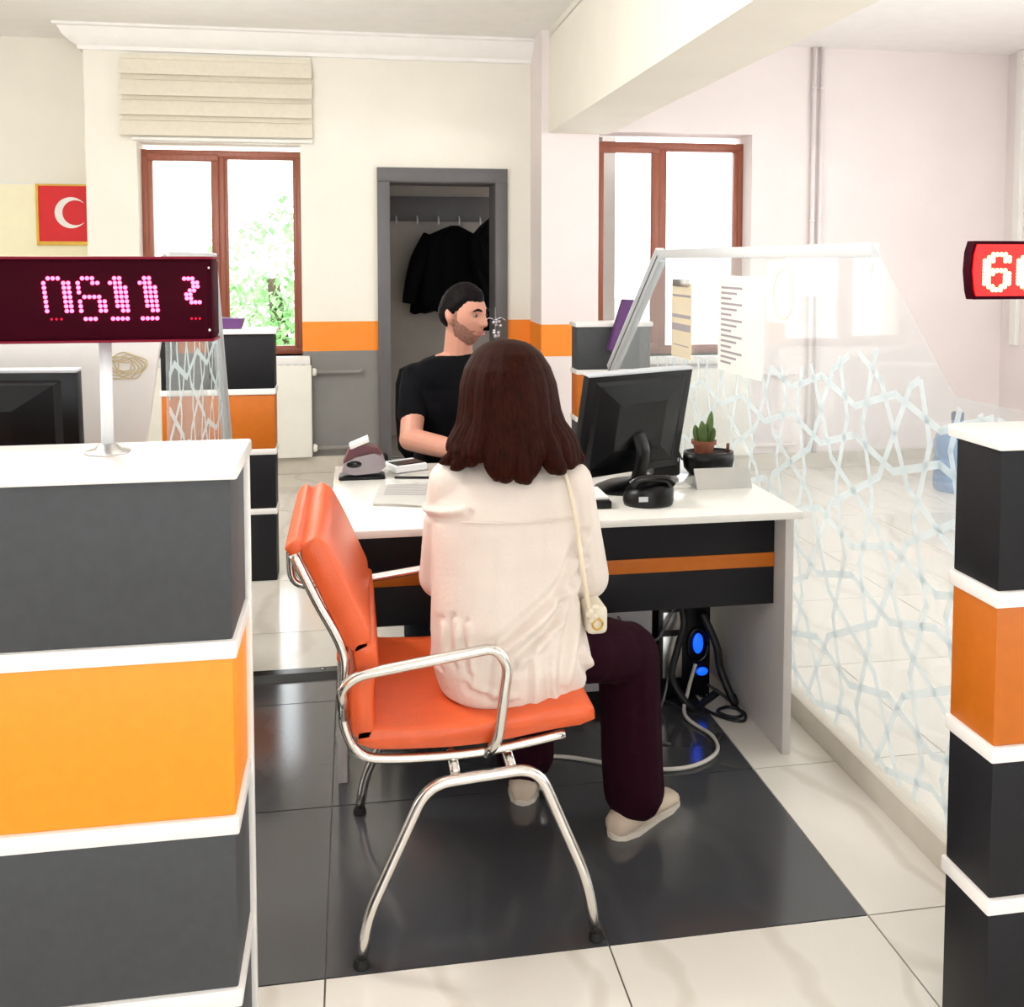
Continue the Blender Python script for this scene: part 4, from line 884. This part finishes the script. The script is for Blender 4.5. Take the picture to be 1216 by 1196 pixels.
# ------------------------------------------------------------------ office chair behind the desk
def office_chair(c, label):
    o = thing('office_chair', (c[0], c[1], 0), label, 'chair')
    x, y = c
    b = box(NB(), x - 0.23, x + 0.23, y - 0.25, y + 0.20, 0.43, 0.50, 0.03); obj('seat', b, 'black_fabric', o, True)
    rings = []
    for z, hw, dy in ((0.60, 0.18, 0.0), (0.66, 0.225, 0.0), (0.80, 0.235, 0.015), (0.93, 0.232, 0.04), (0.99, 0.215, 0.05), (1.01, 0.17, 0.055)):
        rings.append([V((x + hw * math.copysign(abs(math.cos(a)) ** 0.5, math.cos(a)), y + 0.22 + dy + 0.032 * math.copysign(abs(math.sin(a)) ** 0.7, math.sin(a)), z)) for a in [2 * PI * k / 32 for k in range(32)]])
    obj('backrest', loft(NB(), rings), 'black_fabric', o, True)
    obj('back_support', tube(NB(), crom([(x, y + 0.05, 0.42), (x, y + 0.27, 0.45), (x, y + 0.285, 0.75)], 5), 0.025, 10), 'black_plastic', o, True)
    for s in (-1, 1): obj('armrest', tube(NB(), rounded([(x + s * 0.25, y + 0.1, 0.45), (x + s * 0.29, y + 0.1, 0.66), (x + s * 0.29, y - 0.12, 0.66)], 0.04), 0.018, 10), 'black_plastic', o, True)
    obj('gas_lift', tube(NB(), [(x, y, 0.10), (x, y, 0.43)], 0.025, 14), 'brushed', o, True)
    for k in range(5):
        a = 2 * PI * k / 5 + 0.3; e = V((x + 0.27 * math.cos(a), y + 0.27 * math.sin(a), 0.07))
        obj('base_arm', tube(NB(), [(x, y, 0.11), e], [0.028, 0.018], 8), 'black_plastic', o, True); obj('caster', ell(NB(), (e.x, e.y, 0.028), (0.028, 0.018, 0.028), seg=12), 'black_rubber', o, True)
    return o
och = office_chair((0.40, 3.80), 'black office chair carrying the man in black')

# ------------------------------------------------------------------ people
def head_point(s, f, u, k=1.0):
    ps, pf, pu = s * 0.074, f * 0.094, u * 0.118
    if u < 0:
        q = -u; ps *= 1 - 0.26 * q ** 1.6; pf *= (1 - 0.05 * q) if f > 0 else (1 - 0.42 * q)
    else: ps *= 1 + 0.06 * max(0, -f)
    if f > 0:
        g = lambda x, m, w: math.exp(-((x - m) / w) ** 2)
        if pu > -0.026: npf = max(0.0, min(1.0, (0.024 - pu) / 0.05)) ** 0.8
        else: npf = max(0.0, 1 - (-0.026 - pu) / 0.014)
        d = 0.027 * npf * math.exp(-(ps / (0.009 + 0.006 * npf)) ** 2)
        d -= 0.009 * g(abs(ps), 0.031, 0.014) * g(pu, 0.010, 0.010)
        d += 0.006 * g(pu, 0.030, 0.008) * math.exp(-(ps / 0.05) ** 4)
        d += 0.007 * g(pu, -0.058, 0.011) * g(ps, 0, 0.02) - 0.004 * g(pu, -0.057, 0.0028) * g(ps, 0, 0.022)
        d += 0.010 * g(pu, -0.096, 0.015) * g(ps, 0, 0.022)
        d -= 0.004 * g(abs(ps), 0.05, 0.015) * g(pu, -0.045, 0.02)
        pf += d * min(1, f * 3)
    return ps * k, pf * k, pu * k
NU, NV = 120, 76
def head_grid(fn):
    G = []
    for j in range(NV + 1):
        t = PI * j / NV; u = math.cos(t); r = math.sin(t)
        G.append([fn(r * math.sin(2 * PI * i / NU), r * math.cos(2 * PI * i / NU), u) for i in range(NU)])
    return G
def person_head(C, yaw, pitch, k):
    """returns local->world transform; yaw 0 looks along -Y, positive turns towards +X"""
    F = V((math.sin(yaw) * math.cos(pitch), -math.cos(yaw) * math.cos(pitch), -math.sin(pitch))); S = V((math.cos(yaw), math.sin(yaw), 0)); U = S.cross(F) * -1
    if U.z < 0: U = -U
    return lambda p: V(C) + S * p[0] + F * p[1] + U * p[2]
def add_head(bm, W, k):
    G = head_grid(lambda s, f, u: W(head_point(s, f, u, k)))
    R = [[bm.verts.new(p) for p in row] for row in G[1:-1]]; top = bm.verts.new(G[0][0]); bot = bm.verts.new(G[-1][0])
    for i in range(NU):
        bm.faces.new((top, R[0][i], R[0][(i + 1) % NU])); bm.faces.new((bot, R[-1][(i + 1) % NU], R[-1][i]))
        for j in range(len(R) - 1): bm.faces.new((R[j][i], R[j + 1][i], R[j + 1][(i + 1) % NU], R[j][(i + 1) % NU]))
    for sg in (-1, 1):
        pts = [W((sg * (0.072 + 0.012 * math.sin(t * PI)) * k, (-0.012 - 0.008 * math.cos(t * PI * 1.4)) * k, (0.030 - 0.062 * t) * k)) for t in [i / 8 for i in range(9)]]
        tube(bm, pts, [0.006 * k, 0.013 * k, 0.015 * k, 0.012 * k, 0.007 * k], 10)
def shell(W, k, mask, thick, name, m, parent, rough=0.0, seed=0):
    """raised patch of the head surface (hair, beard) where mask > 0"""
    b = NB(); vs = {}; mk = {}
    def val(j, i):
        t = PI * j / NV; u = math.cos(t); r = math.sin(t); s, f = r * math.sin(2 * PI * i / NU), r * math.cos(2 * PI * i / NU)
        p = head_point(s, f, u, k); mm = mask(s, f, u, p[0] / k, p[1] / k, p[2] / k)
        e = max(0.0, min(1.0, mm * 4)); o = -0.0022 + (thick + 0.0022) * e * (1 + rough * noise.noise(V((s * 9 + seed, f * 9, u * 9))))
        L_ = math.sqrt(p[0] ** 2 + p[1] ** 2 + p[2] ** 2); q = 1 + o / L_
        return mm, W((p[0] * q, p[1] * q, p[2] * q))
    for j in range(1, NV):
        for i in range(NU): mk[j, i], vs[j, i] = val(j, i)
    bv = {}
    gv = lambda a: bv.setdefault(a, None) or bv.__setitem__(a, b.verts.new(vs[a])) or bv[a]
    for j in range(1, NV - 1):
        for i in range(NU):
            q = [(j, i), (j + 1, i), (j + 1, (i + 1) % NU), (j, (i + 1) % NU)]
            if max(mk[a] for a in q) > -0.03: b.faces.new([gv(a) for a in q])
    if mask(0, 0, 1, 0, 0, 0.118) > 0:
        mm, p = val(0, 0); tv = b.verts.new(p)
        for i in range(NU): b.faces.new((tv, gv((1, i)), gv((1, (i + 1) % NU))))
    return obj(name, b, m, parent, True)
def face_parts(W, k, parent):
    for sg in (-1, 1):
        c = W((sg * 0.031 * k, 0.0752 * k, 0.010 * k)); f = (W((0, 1, 0)) - W((0, 0, 0))).normalized()
        e = obj('eye', ell(NB(), c, (0.0105 * k, 0.0105 * k, 0.0054 * k), seg=14), 'eye_white', parent, True)
        obj('iris', ell(NB(), c + f * 0.0062 * k, (0.0058 * k, 0.0058 * k, 0.0058 * k), seg=10), 'eye_iris', e, True)
        pts = [W((sg * x * k, (0.094 - (x / 0.06) ** 2 * 0.018) * k, z * k)) for x, z in ((0.012, 0.028), (0.025, 0.033), (0.038, 0.033), (0.052, 0.026))]
        obj('eyebrow', tube(NB(), crom(pts, 4), [0.0035 * k, 0.0055 * k, 0.0045 * k, 0.0015 * k], 8), 'hair_black', parent, True)
    b = NB()
    for dz, r in ((-0.0535, 0.0035), (-0.0615, 0.0042)):
        tube(b, crom([W((x * k, (0.094 - (x / 0.03) ** 2 * 0.008) * k, (dz + 0.002 * (abs(x) < 0.006) * (dz > -0.055)) * k)) for x in (-0.022, -0.011, 0, 0.011, 0.022)], 4), [0.001 * k, r * k, r * k, r * k, 0.001 * k], 8)
    obj('lips', b, 'lips', parent, True)
def hand(bm, wrist, d, side, up, k=1.0, curl=0.5):
    """palm and five fingers; d along the hand, side towards the thumb"""
    d, side, up = V(d).normalized(), V(side).normalized(), V(up).normalized(); w0 = V(wrist)
    for q in (-0.026, -0.009, 0.009, 0.026): cap(bm, w0 + side * q * 0.7 * k, w0 + d * 0.075 * k + side * q * k, 0.014 * k, 0.0125 * k, 4, 10)
    for q, L_ in ((0.031, 0.068), (0.0105, 0.076), (-0.0105, 0.070), (-0.031, 0.054)):
        p = w0 + d * 0.078 * k + side * q * k; dd = (d + side * q * 2.2).normalized()
        for seg, r in ((0.46, 0.0088), (0.30, 0.0080), (0.24, 0.0072)):
            e = p + dd * L_ * seg * k; cap(bm, p, e, r * k, r * 0.92 * k, 3, 9); p = e; dd = (dd - up * curl).normalized()
    p = w0 + d * 0.018 * k + side * 0.028 * k; dd = (d * 0.6 + side * 0.8 - up * 0.1).normalized()
    for L_, r in ((0.042, 0.0115), (0.032, 0.0098), (0.026, 0.0085)):
        e = p + dd * L_ * k; cap(bm, p, e, r * k, r * 0.9 * k, 3, 9); p = e; dd = (dd + d * 0.45 - up * curl * 0.3).normalized()
def torso_rings(sl, n=36, e=0.82):
    R = []
    for z, cx, hw, cy, hd in sl:
        R.append([V((cx + hw * math.copysign(abs(math.cos(a)) ** e, math.cos(a)), cy + hd * math.copysign(abs(math.sin(a)) ** e, math.sin(a)), z)) for a in [2 * PI * k / n for k in range(n)]])
    return R

# ---- the man behind the desk
def make_man(label):
    P = thing('person', (0.40, 3.78, 0.0), label, 'person', 'people')
    HC = (0.420, 3.73, 1.232); yaw = math.radians(46); W = person_head(HC, yaw, math.radians(5), 1.0)
    sh = {-1: V((0.226, 3.79, 0.985)), 1: V((0.570, 3.74, 0.985))}; el = {-1: V((0.205, 3.62, 0.775)), 1: V((0.655, 3.55, 0.80))}; wr_ = {-1: V((0.40, 3.36, 0.765)), 1: V((0.60, 3.34, 0.765))}
    hip = {-1: V((0.31, 3.80, 0.56)), 1: V((0.49, 3.80, 0.56))}; kn = {-1: V((0.24, 3.42, 0.53)), 1: V((0.53, 3.44, 0.53))}; an_ = {-1: V((0.22, 3.46, 0.09)), 1: V((0.56, 3.48, 0.09))}
    tor = [(0.52, 0.40, 0.16, 3.82, 0.12), (0.62, 0.40, 0.165, 3.81, 0.115), (0.75, 0.40, 0.165, 3.80, 0.11), (0.88, 0.398, 0.185, 3.79, 0.115), (0.97, 0.397, 0.192, 3.78, 0.105), (1.02, 0.397, 0.178, 3.775, 0.09), (1.055, 0.397, 0.135, 3.77, 0.075), (1.078, 0.40, 0.09, 3.765, 0.065), (1.09, 0.40, 0.05, 3.76, 0.05)]
    b = NB(); add_head(b, W, 1.0)
    loft(b, torso_rings([(z, x, w_ * 0.93, y, d_ * 0.92) for z, x, w_, y, d_ in tor]))
    cap(b, (0.395, 3.765, 1.03), W((0, -0.015, -0.06)), 0.062, 0.055, mid=0.056)
    for s in (-1, 1):
        cap(b, sh[s] + V((-s * 0.012, 0, 0)), el[s], 0.036, 0.042, mid=0.047); cap(b, el[s], wr_[s], 0.044, 0.029, mid=0.041)
        d_ = (V((0.50, 3.22, 0.755)) - wr_[s]); hand(b, wr_[s], d_, (s * -0.6, 0.5, 0.2), (0, 0, 1), 1.0, 0.25)
        cap(b, hip[s], kn[s], 0.075, 0.052); cap(b, kn[s], an_[s], 0.052, 0.036)
    obj('body', remesh(b, 0.0042, 2), 'skin', P, True)
    face_parts(W, 1.0, P)
    def hm(s, f, u, ps, pf, pu):
        line = 0.50 if f > 0.55 else 0.50 - (0.55 - f) * 0.95
        if abs(s) > 0.7 and f > 0.25: line = max(line, 0.18)
        return u - max(-0.42, line) + 0.05 * noise.noise(V((s * 12, f * 12, u * 12)))
    shell(W, 1.0, hm, 0.013, 'hair', 'hair_black', P, rough=0.18)
    def bmk(s, f, u, ps, pf, pu):
        if f < -0.02: return -1
        if abs(ps) < 0.02 and pu > -0.047: return -1
        jaw = min(-0.034 - pu + 0.9 * max(0, abs(ps) - 0.038), 0.2) * 10
        mouth = (abs(ps) / 0.026) ** 2 + ((pu + 0.058) / 0.0095) ** 2
        burn = 0.3 - abs(f - 0.14) * 1.8 - max(0, pu - 0.03) * 40 if abs(s) > 0.6 else -1
        return min(max(jaw, burn), (mouth - 1) * 0.6) + 0.08 * noise.noise(V((s * 14, f * 14, u * 14)))
    shell(W, 1.0, bmk, 0.0016, 'beard', 'beard', P)
    # shirt
    b = NB(); T2 = [(z, x, w_ + 0.006, y, d_ + 0.006) for z, x, w_, y, d_ in tor[:-1]]; T2[-1] = (1.082, 0.398, 0.068, 3.763, 0.062)
    loft(b, torso_rings(T2))
    for s in (-1, 1): cap(b, sh[s] + V((-s * 0.012, 0, 0.0)), sh[s].lerp(el[s], 0.56), 0.064, 0.058)
    def wr(c, n):
        a = 0.006 * noise.noise(c * 9) + 0.003 * noise.noise(V((c.x * 16, c.y * 16, c.z * 30))); return c + n * a
    obj('t_shirt', remesh(b, 0.007, 5, wr), 'shirt_black', P, True)
    b = NB(); loft(b, torso_rings([(0.475, 0.40, 0.17, 3.82, 0.14), (0.55, 0.40, 0.178, 3.815, 0.135), (0.64, 0.40, 0.172, 3.81, 0.122)]))
    for s in (-1, 1): cap(b, hip[s], kn[s], 0.088, 0.068); cap(b, kn[s], an_[s], 0.066, 0.054)
    obj('trousers', remesh(b, 0.009, 4), 'jeans', P, True)
    for s in (-1, 1):
        b = NB(); cap(b, an_[s] + V((0, 0.03, -0.045)), an_[s] + V((s * 0.02, -0.16, -0.055)), 0.04, 0.032); cap(b, an_[s] + V((0, 0, -0.02)), an_[s] + V((0, -0.04, -0.05)), 0.042, 0.038)
        obj('shoe', remesh(b, 0.006, 3, lambda c, n: V((c.x, c.y, max(c.z, 0.001)))), 'shoe_dark', P, True)
    return P
man = make_man('man in black t-shirt with dark hair and short beard looking right')

# ---- the woman on the orange chair, seen from behind
P = thing('person', (0.35, 2.17, 0.0), 'woman with long brown hair in a cream blouse seen from behind', 'person', 'people')
HCW = (0.352, 2.24, 1.148); W = person_head(HCW, math.radians(180 - 12), math.radians(4), 0.96)
sh = {-1: V((0.205, 2.20, 0.935)), 1: V((0.505, 2.19, 0.925))}; el = {-1: V((0.20, 2.26, 0.70)), 1: V((0.535, 2.20, 0.70))}; wr_ = {-1: V((0.31, 2.44, 0.765)), 1: V((0.46, 2.44, 0.765))}
tor = [(0.485, 0.355, 0.155, 2.17, 0.115), (0.56, 0.35, 0.155, 2.17, 0.115), (0.66, 0.345, 0.135, 2.19, 0.10), (0.76, 0.345, 0.14, 2.20, 0.10), (0.86, 0.35, 0.15, 2.20, 0.10), (0.93, 0.353, 0.145, 2.205, 0.085), (0.97, 0.355, 0.08, 2.215, 0.06), (0.99, 0.355, 0.05, 2.22, 0.05)]
hip = {-1: V((0.27, 2.20, 0.545)), 1: V((0.44, 2.19, 0.545))}; kn = {-1: V((0.42, 2.54, 0.50)), 1: V((0.685, 2.34, 0.455))}; an_ = {-1: V((0.45, 2.54, 0.09)), 1: V((0.695, 2.325, 0.085))}
b = NB(); add_head(b, W, 0.96); loft(b, torso_rings(tor)); cap(b, (0.355, 2.21, 0.93), W((0, -0.012, -0.06)), 0.05, 0.046)
for s in (-1, 1):
    cap(b, sh[s], el[s], 0.042, 0.034); cap(b, el[s], wr_[s], 0.034, 0.024)
    hand(b, wr_[s], V((0.385, 2.60, 0.758)) - wr_[s], (-s * 1.0, 0.3, 0.2), (0, 0, 1), 0.9, 0.2)
    cap(b, hip[s], kn[s], 0.065, 0.045); cap(b, kn[s], an_[s], 0.045, 0.030)
obj('body', remesh(b, 0.0045, 2), 'skin', P, True)
face_parts(W, 0.96, P)
# blouse: loose body and sleeves, then folds pressed into the back
BT = [(0.452, 0.352, 0.150, 2.175, 0.125), (0.475, 0.353, 0.172, 2.17, 0.142), (0.54, 0.35, 0.186, 2.165, 0.148), (0.60, 0.343, 0.180, 2.17, 0.142), (0.67, 0.336, 0.170, 2.18, 0.13), (0.75, 0.336, 0.166, 2.19, 0.122), (0.84, 0.342, 0.170, 2.195, 0.118), (0.90, 0.346, 0.172, 2.20, 0.108), (0.945, 0.352, 0.150, 2.205, 0.092), (0.975, 0.354, 0.10, 2.212, 0.072), (0.992, 0.355, 0.062, 2.218, 0.058)]
b = NB(); loft(b, torso_rings(BT, 44, 0.86))
for s in (-1, 1):
    cap(b, sh[s] + V((-s * 0.012, 0, 0.0)), el[s] + V((s * 0.0, 0, -0.0)), 0.055, 0.056, mid=0.056); cap(b, el[s], el[s].lerp(wr_[s], 0.75), 0.056, 0.040)
FOLDS = [((0.520, 0.80), (0.46, 0.70), 0.012, 0.012), ((0.46, 0.70), (0.315, 0.60), 0.013, 0.012), ((0.515, 0.74), (0.44, 0.64), 0.011, 0.010), ((0.44, 0.64), (0.35, 0.575), 0.011, 0.010), ((0.49, 0.66), (0.455, 0.52), 0.012, 0.010), ((0.50, 0.57), (0.535, 0.505), 0.008, 0.008), ((0.215, 0.655), (0.215, 0.575), 0.007, 0.006), ((0.24, 0.65), (0.245, 0.56), 0.007, 0.006), ((0.19, 0.64), (0.185, 0.56), 0.008, 0.006),
         ((0.16, 0.875), (0.235, 0.893), 0.008, 0.009), ((0.30, 0.60), (0.29, 0.50), 0.008, 0.004), ((0.38, 0.58), (0.385, 0.48), 0.010, 0.006), ((0.42, 0.56), (0.43, 0.47), 0.008, 0.006), ((0.25, 0.525), (0.33, 0.50), 0.010, 0.006)]
def segd(p, a, c):
    ax, az = a; bx_, bz = c; dx, dz = bx_ - ax, bz - az; t = max(0, min(1, ((p[0] - ax) * dx + (p[1] - az) * dz) / (dx * dx + dz * dz)))
    return math.hypot(p[0] - ax - t * dx, p[1] - az - t * dz), (p[0] - ax) * dz - (p[1] - az) * dx, t
def folds(c, n):
    o = 0.0
    if n.y < 0.35:
        for a, e, wd, h in FOLDS:
            d_, sd, t = segd((c.x, c.z), a, e)
            if d_ < wd * 3:
                o += 1.5 * h * (math.exp(-(d_ / wd) ** 2) - 0.7 * math.exp(-((d_ - wd * 1.6) / wd) ** 2) * (sd > 0)) * (0.4 + 0.6 * math.sin(PI * (0.15 + 0.7 * t)))
        if abs(c.z - 0.868) < 0.004 and 0.24 < c.x < 0.50: o += 0.0015
    o += 0.004 * noise.noise(V((c.x * 10, c.y * 10, c.z * 5))) + 0.0009 * noise.noise(V((c.x * 34, c.y * 30, c.z * 10)))
    q = c + n * o
    return V((q.x, q.y, max(q.z, 0.4665 + 0.006 * math.sin(q.x * 40))))
blo = obj('blouse', remesh(b, 0.005, 5, folds), 'blouse', P, True)
obj('yoke_seam', tube(NB(), crom([(0.225, 2.094, 0.872), (0.30, 2.080, 0.870), (0.40, 2.082, 0.868), (0.49, 2.10, 0.866)], 6), 0.0022, 6), 'blouse', blo, True)
obj('collar', tube(NB(), crom([(0.29, 2.215, 0.985), (0.31, 2.165, 0.998), (0.355, 2.15, 1.002), (0.40, 2.165, 0.998), (0.42, 2.215, 0.985)], 5), 0.011, 10), 'blouse', blo, True)
# trousers
b = NB(); loft(b, torso_rings([(0.472, 0.355, 0.15, 2.20, 0.115), (0.53, 0.355, 0.165, 2.20, 0.125), (0.62, 0.352, 0.15, 2.20, 0.11)]))
for s in (-1, 1):
    k2 = kn[s] + V((0, 0, -0.01)); cap(b, hip[s], k2, 0.078, 0.078); cap(b, k2, k2.lerp(an_[s], 0.55), 0.078, 0.076); cap(b, k2.lerp(an_[s], 0.55), an_[s] + V((0, 0, 0.012)), 0.076, 0.082)
def tf(c, n):
    a = 0.006 * noise.noise(V((c.x * 12, c.y * 12, c.z * 5))) + 0.004 * noise.noise(V((c.x * 30, c.y * 30, c.z * 6))); q = c + n * a
    return V((q.x, q.y, max(q.z, 0.046 + 0.006 * math.sin(q.x * 60))))
obj('trousers', remesh(b, 0.006, 4, tf), 'trousers_wine', P, True)
for s, d_ in ((1, V((0.80, 0.60, 0))), (-1, V((0.25, 0.97, 0)))):
    a = V((an_[s].x, an_[s].y, 0)); d_ = d_.normalized(); sd = V((-d_.y, d_.x, 0)); rings = []
    for t, hw, h in ((-0.095, 0.016, 0.035), (-0.088, 0.030, 0.058), (-0.05, 0.041, 0.066), (0.0, 0.040, 0.062), (0.05, 0.039, 0.056), (0.09, 0.043, 0.048), (0.13, 0.042, 0.038), (0.155, 0.030, 0.028), (0.168, 0.012, 0.018)):
        c = a + d_ * (t + 0.01); rings.append([c + sd * hw * math.cos(q) + V((0, 0, 0.002 + h * (0.5 + 0.5 * math.sin(q)))) for q in [2 * PI * i / 20 for i in range(20)]])
    so = obj('shoe', loft(NB(), rings), 'shoe_beige', P, True)
    sl = [a + d_ * (t + 0.01) + sd * w_ for t, w_ in ((-0.10, 0.0), (-0.095, 0.016), (-0.08, 0.031), (-0.04, 0.043), (0.05, 0.042), (0.1, 0.046), (0.145, 0.038), (0.172, 0.014), (0.172, -0.014), (0.145, -0.038), (0.1, -0.046), (0.05, -0.042), (-0.04, -0.043), (-0.08, -0.031), (-0.095, -0.016))]
    obj('sole', prism(NB(), [(p.x, p.y) for p in sl], 'z', 0.0005, 0.014), 'sole', so)
# hair: a lofted mass with strands, and loose lock tips
def hair_r(z):
    """half width, depth centre, half depth of the hair mass at height z"""
    T = [(1.262, 0.02, 2.236, 0.02), (1.255, 0.050, 2.235, 0.055), (1.235, 0.078, 2.232, 0.088), (1.20, 0.100, 2.228, 0.110), (1.16, 0.113, 2.224, 0.118), (1.10, 0.120, 2.215, 0.120), (1.065, 0.129, 2.205, 0.119), (1.045, 0.140, 2.2, 0.117), (1.03, 0.149, 2.192, 0.113), (1.016, 0.151, 2.186, 0.107), (1.004, 0.144, 2.18, 0.097), (0.996, 0.128, 2.176, 0.084)]
    zs = [t[0] for t in T][::-1]; return [float(np.interp(z, zs, [t[i] for t in T][::-1])) for i in (1, 2, 3)]
b = NB(); rings = []; NH = 180
for j in range(46):
    z = 1.262 - (1.262 - 0.999) * j / 45; hw, cy, hd = hair_r(z); q = (1.262 - z) / 0.3; R_ = []
    for i in range(NH):
        a = 2 * PI * i / NH; st_ = (0.010 * noise.noise(V((math.cos(a) * 5, math.sin(a) * 5, z * 1.2))) + 0.006 * noise.noise(V((math.cos(a) * 14, math.sin(a) * 14, z * 1.5 + 4))) + 0.0035 * noise.noise(V((math.cos(a) * 40, math.sin(a) * 40, z * 2)))) * min(1, q * 1.3)
        wave = 0.006 * math.sin(z * 60 + a * 3) * max(0, q - 0.5)
        c_, s_ = math.cos(a), math.sin(a)
        rx = hw + st_ + wave; ry = hd + st_ + wave
        if s_ > 0.3 and z < 1.19: ry *= 1 - 0.42 * min(1, (s_ - 0.3) / 0.4) * min(1, (1.19 - z) / 0.05)   # the face side stays open
        dz = (0.020 * noise.noise(V((math.cos(a) * 3.2, math.sin(a) * 3.2, 7))) + 0.012 * noise.noise(V((math.cos(a) * 9, math.sin(a) * 9, 3)))) * max(0, q - 0.6) * 2.5
        lift = 0.016 * (1 if c_ < -0.45 else 0) * max(0, q - 0.7)
        R_.append(V((0.352 + 0.006 * q + rx * c_, cy + ry * s_, z + dz + lift)))
    rings.append(R_)
loft(b, rings); hair = obj('hair', b, 'hair_brown', P, True)
random.seed(21)
for a_, ln, sw, rr in ((-2.95, 0.035, -0.022, 0.016), (-2.7, 0.045, -0.02, 0.018), (-2.45, 0.030, -0.015, 0.018), (-2.1, 0.062, 0.018, 0.022), (-1.9, 0.072, 0.016, 0.024), (-1.72, 0.066, -0.012, 0.022), (-1.55, 0.076, 0.012, 0.024), (-1.38, 0.068, -0.014, 0.024), (-1.2, 0.07, -0.016, 0.022), (-1.0, 0.055, 0.016, 0.022), (-0.8, 0.045, 0.012, 0.022), (-0.6, 0.048, 0.014, 0.022), (-0.4, 0.046, 0.016, 0.02), (-0.2, 0.044, 0.018, 0.018)):
    for rep in range(2):
        a = a_ + random.uniform(-0.08, 0.08); hw, cy, hd = hair_r(1.02); c_, s_ = math.cos(a), math.sin(a); k_ = 0.86 if rep else 0.82
        x0, y0 = 0.358 + hw * k_ * c_, cy + hd * k_ * s_; s2 = sw * random.uniform(0.6, 1.3)
        q_ = 0.70; pts = [(0.355 + hw * q_ * c_, cy + hd * q_ * s_, 1.09), (x0 + s2 * 0.2, y0, 1.035), (x0 + s2 * 0.7, y0 - 0.006, 1.02 - ln * 0.4), (x0 + s2 * 1.4, y0 - 0.004, 1.018 - ln * 0.7), (x0 + s2 * 2.0, y0 + random.uniform(0.0, 0.012), 1.016 - ln * 0.85)]
        obj('hair_lock', tube(NB(), crom(pts, 5), [rr * 0.5, rr, rr * 1.05, rr * 0.8, rr * 0.12], 10, flat=0.75, ref=(0, 1, 0)), 'hair_brown', hair, True)
# shoulder bag on its strap
bg_ = thing('shoulder_bag', (0.53, 2.20, 0.62), 'small cream shoulder bag hanging at the woman\'s right hip', 'bag')
obj('strap', tube(NB(), crom([(0.46, 2.26, 0.985), (0.462, 2.175, 0.988), (0.472, 2.112, 0.945), (0.486, 2.085, 0.86), (0.500, 2.075, 0.75), (0.515, 2.082, 0.672), (0.53, 2.10, 0.655)], 6), 0.0055, 8), 'strap_beige', bg_, True)
obj('pouch', bevall(box(NB(), 0.512, 0.562, 2.085, 2.20, 0.60, 0.665, 0.0, Matrix.Translation((0, 0, 0))), 0.014, 3), 'bag_cream', bg_, True)
b = NB()
for k in range(5): ell(b, (0.522 + 0.006 * math.cos(k * 1.9), 2.078 + 0.002 * k, 0.668 - 0.008 * k), (0.010, 0.008, 0.008), seg=10)
obj('knot', remesh(b, 0.002, 1), 'bag_cream', bg_, True); obj('ring', tube(NB(), [(0.535 + 0.012 * math.cos(a), 2.08, 0.628 + 0.012 * math.sin(a)) for a in [2 * PI * k / 16 for k in range(17)]], 0.0022, 6), 'gold', bg_, True)
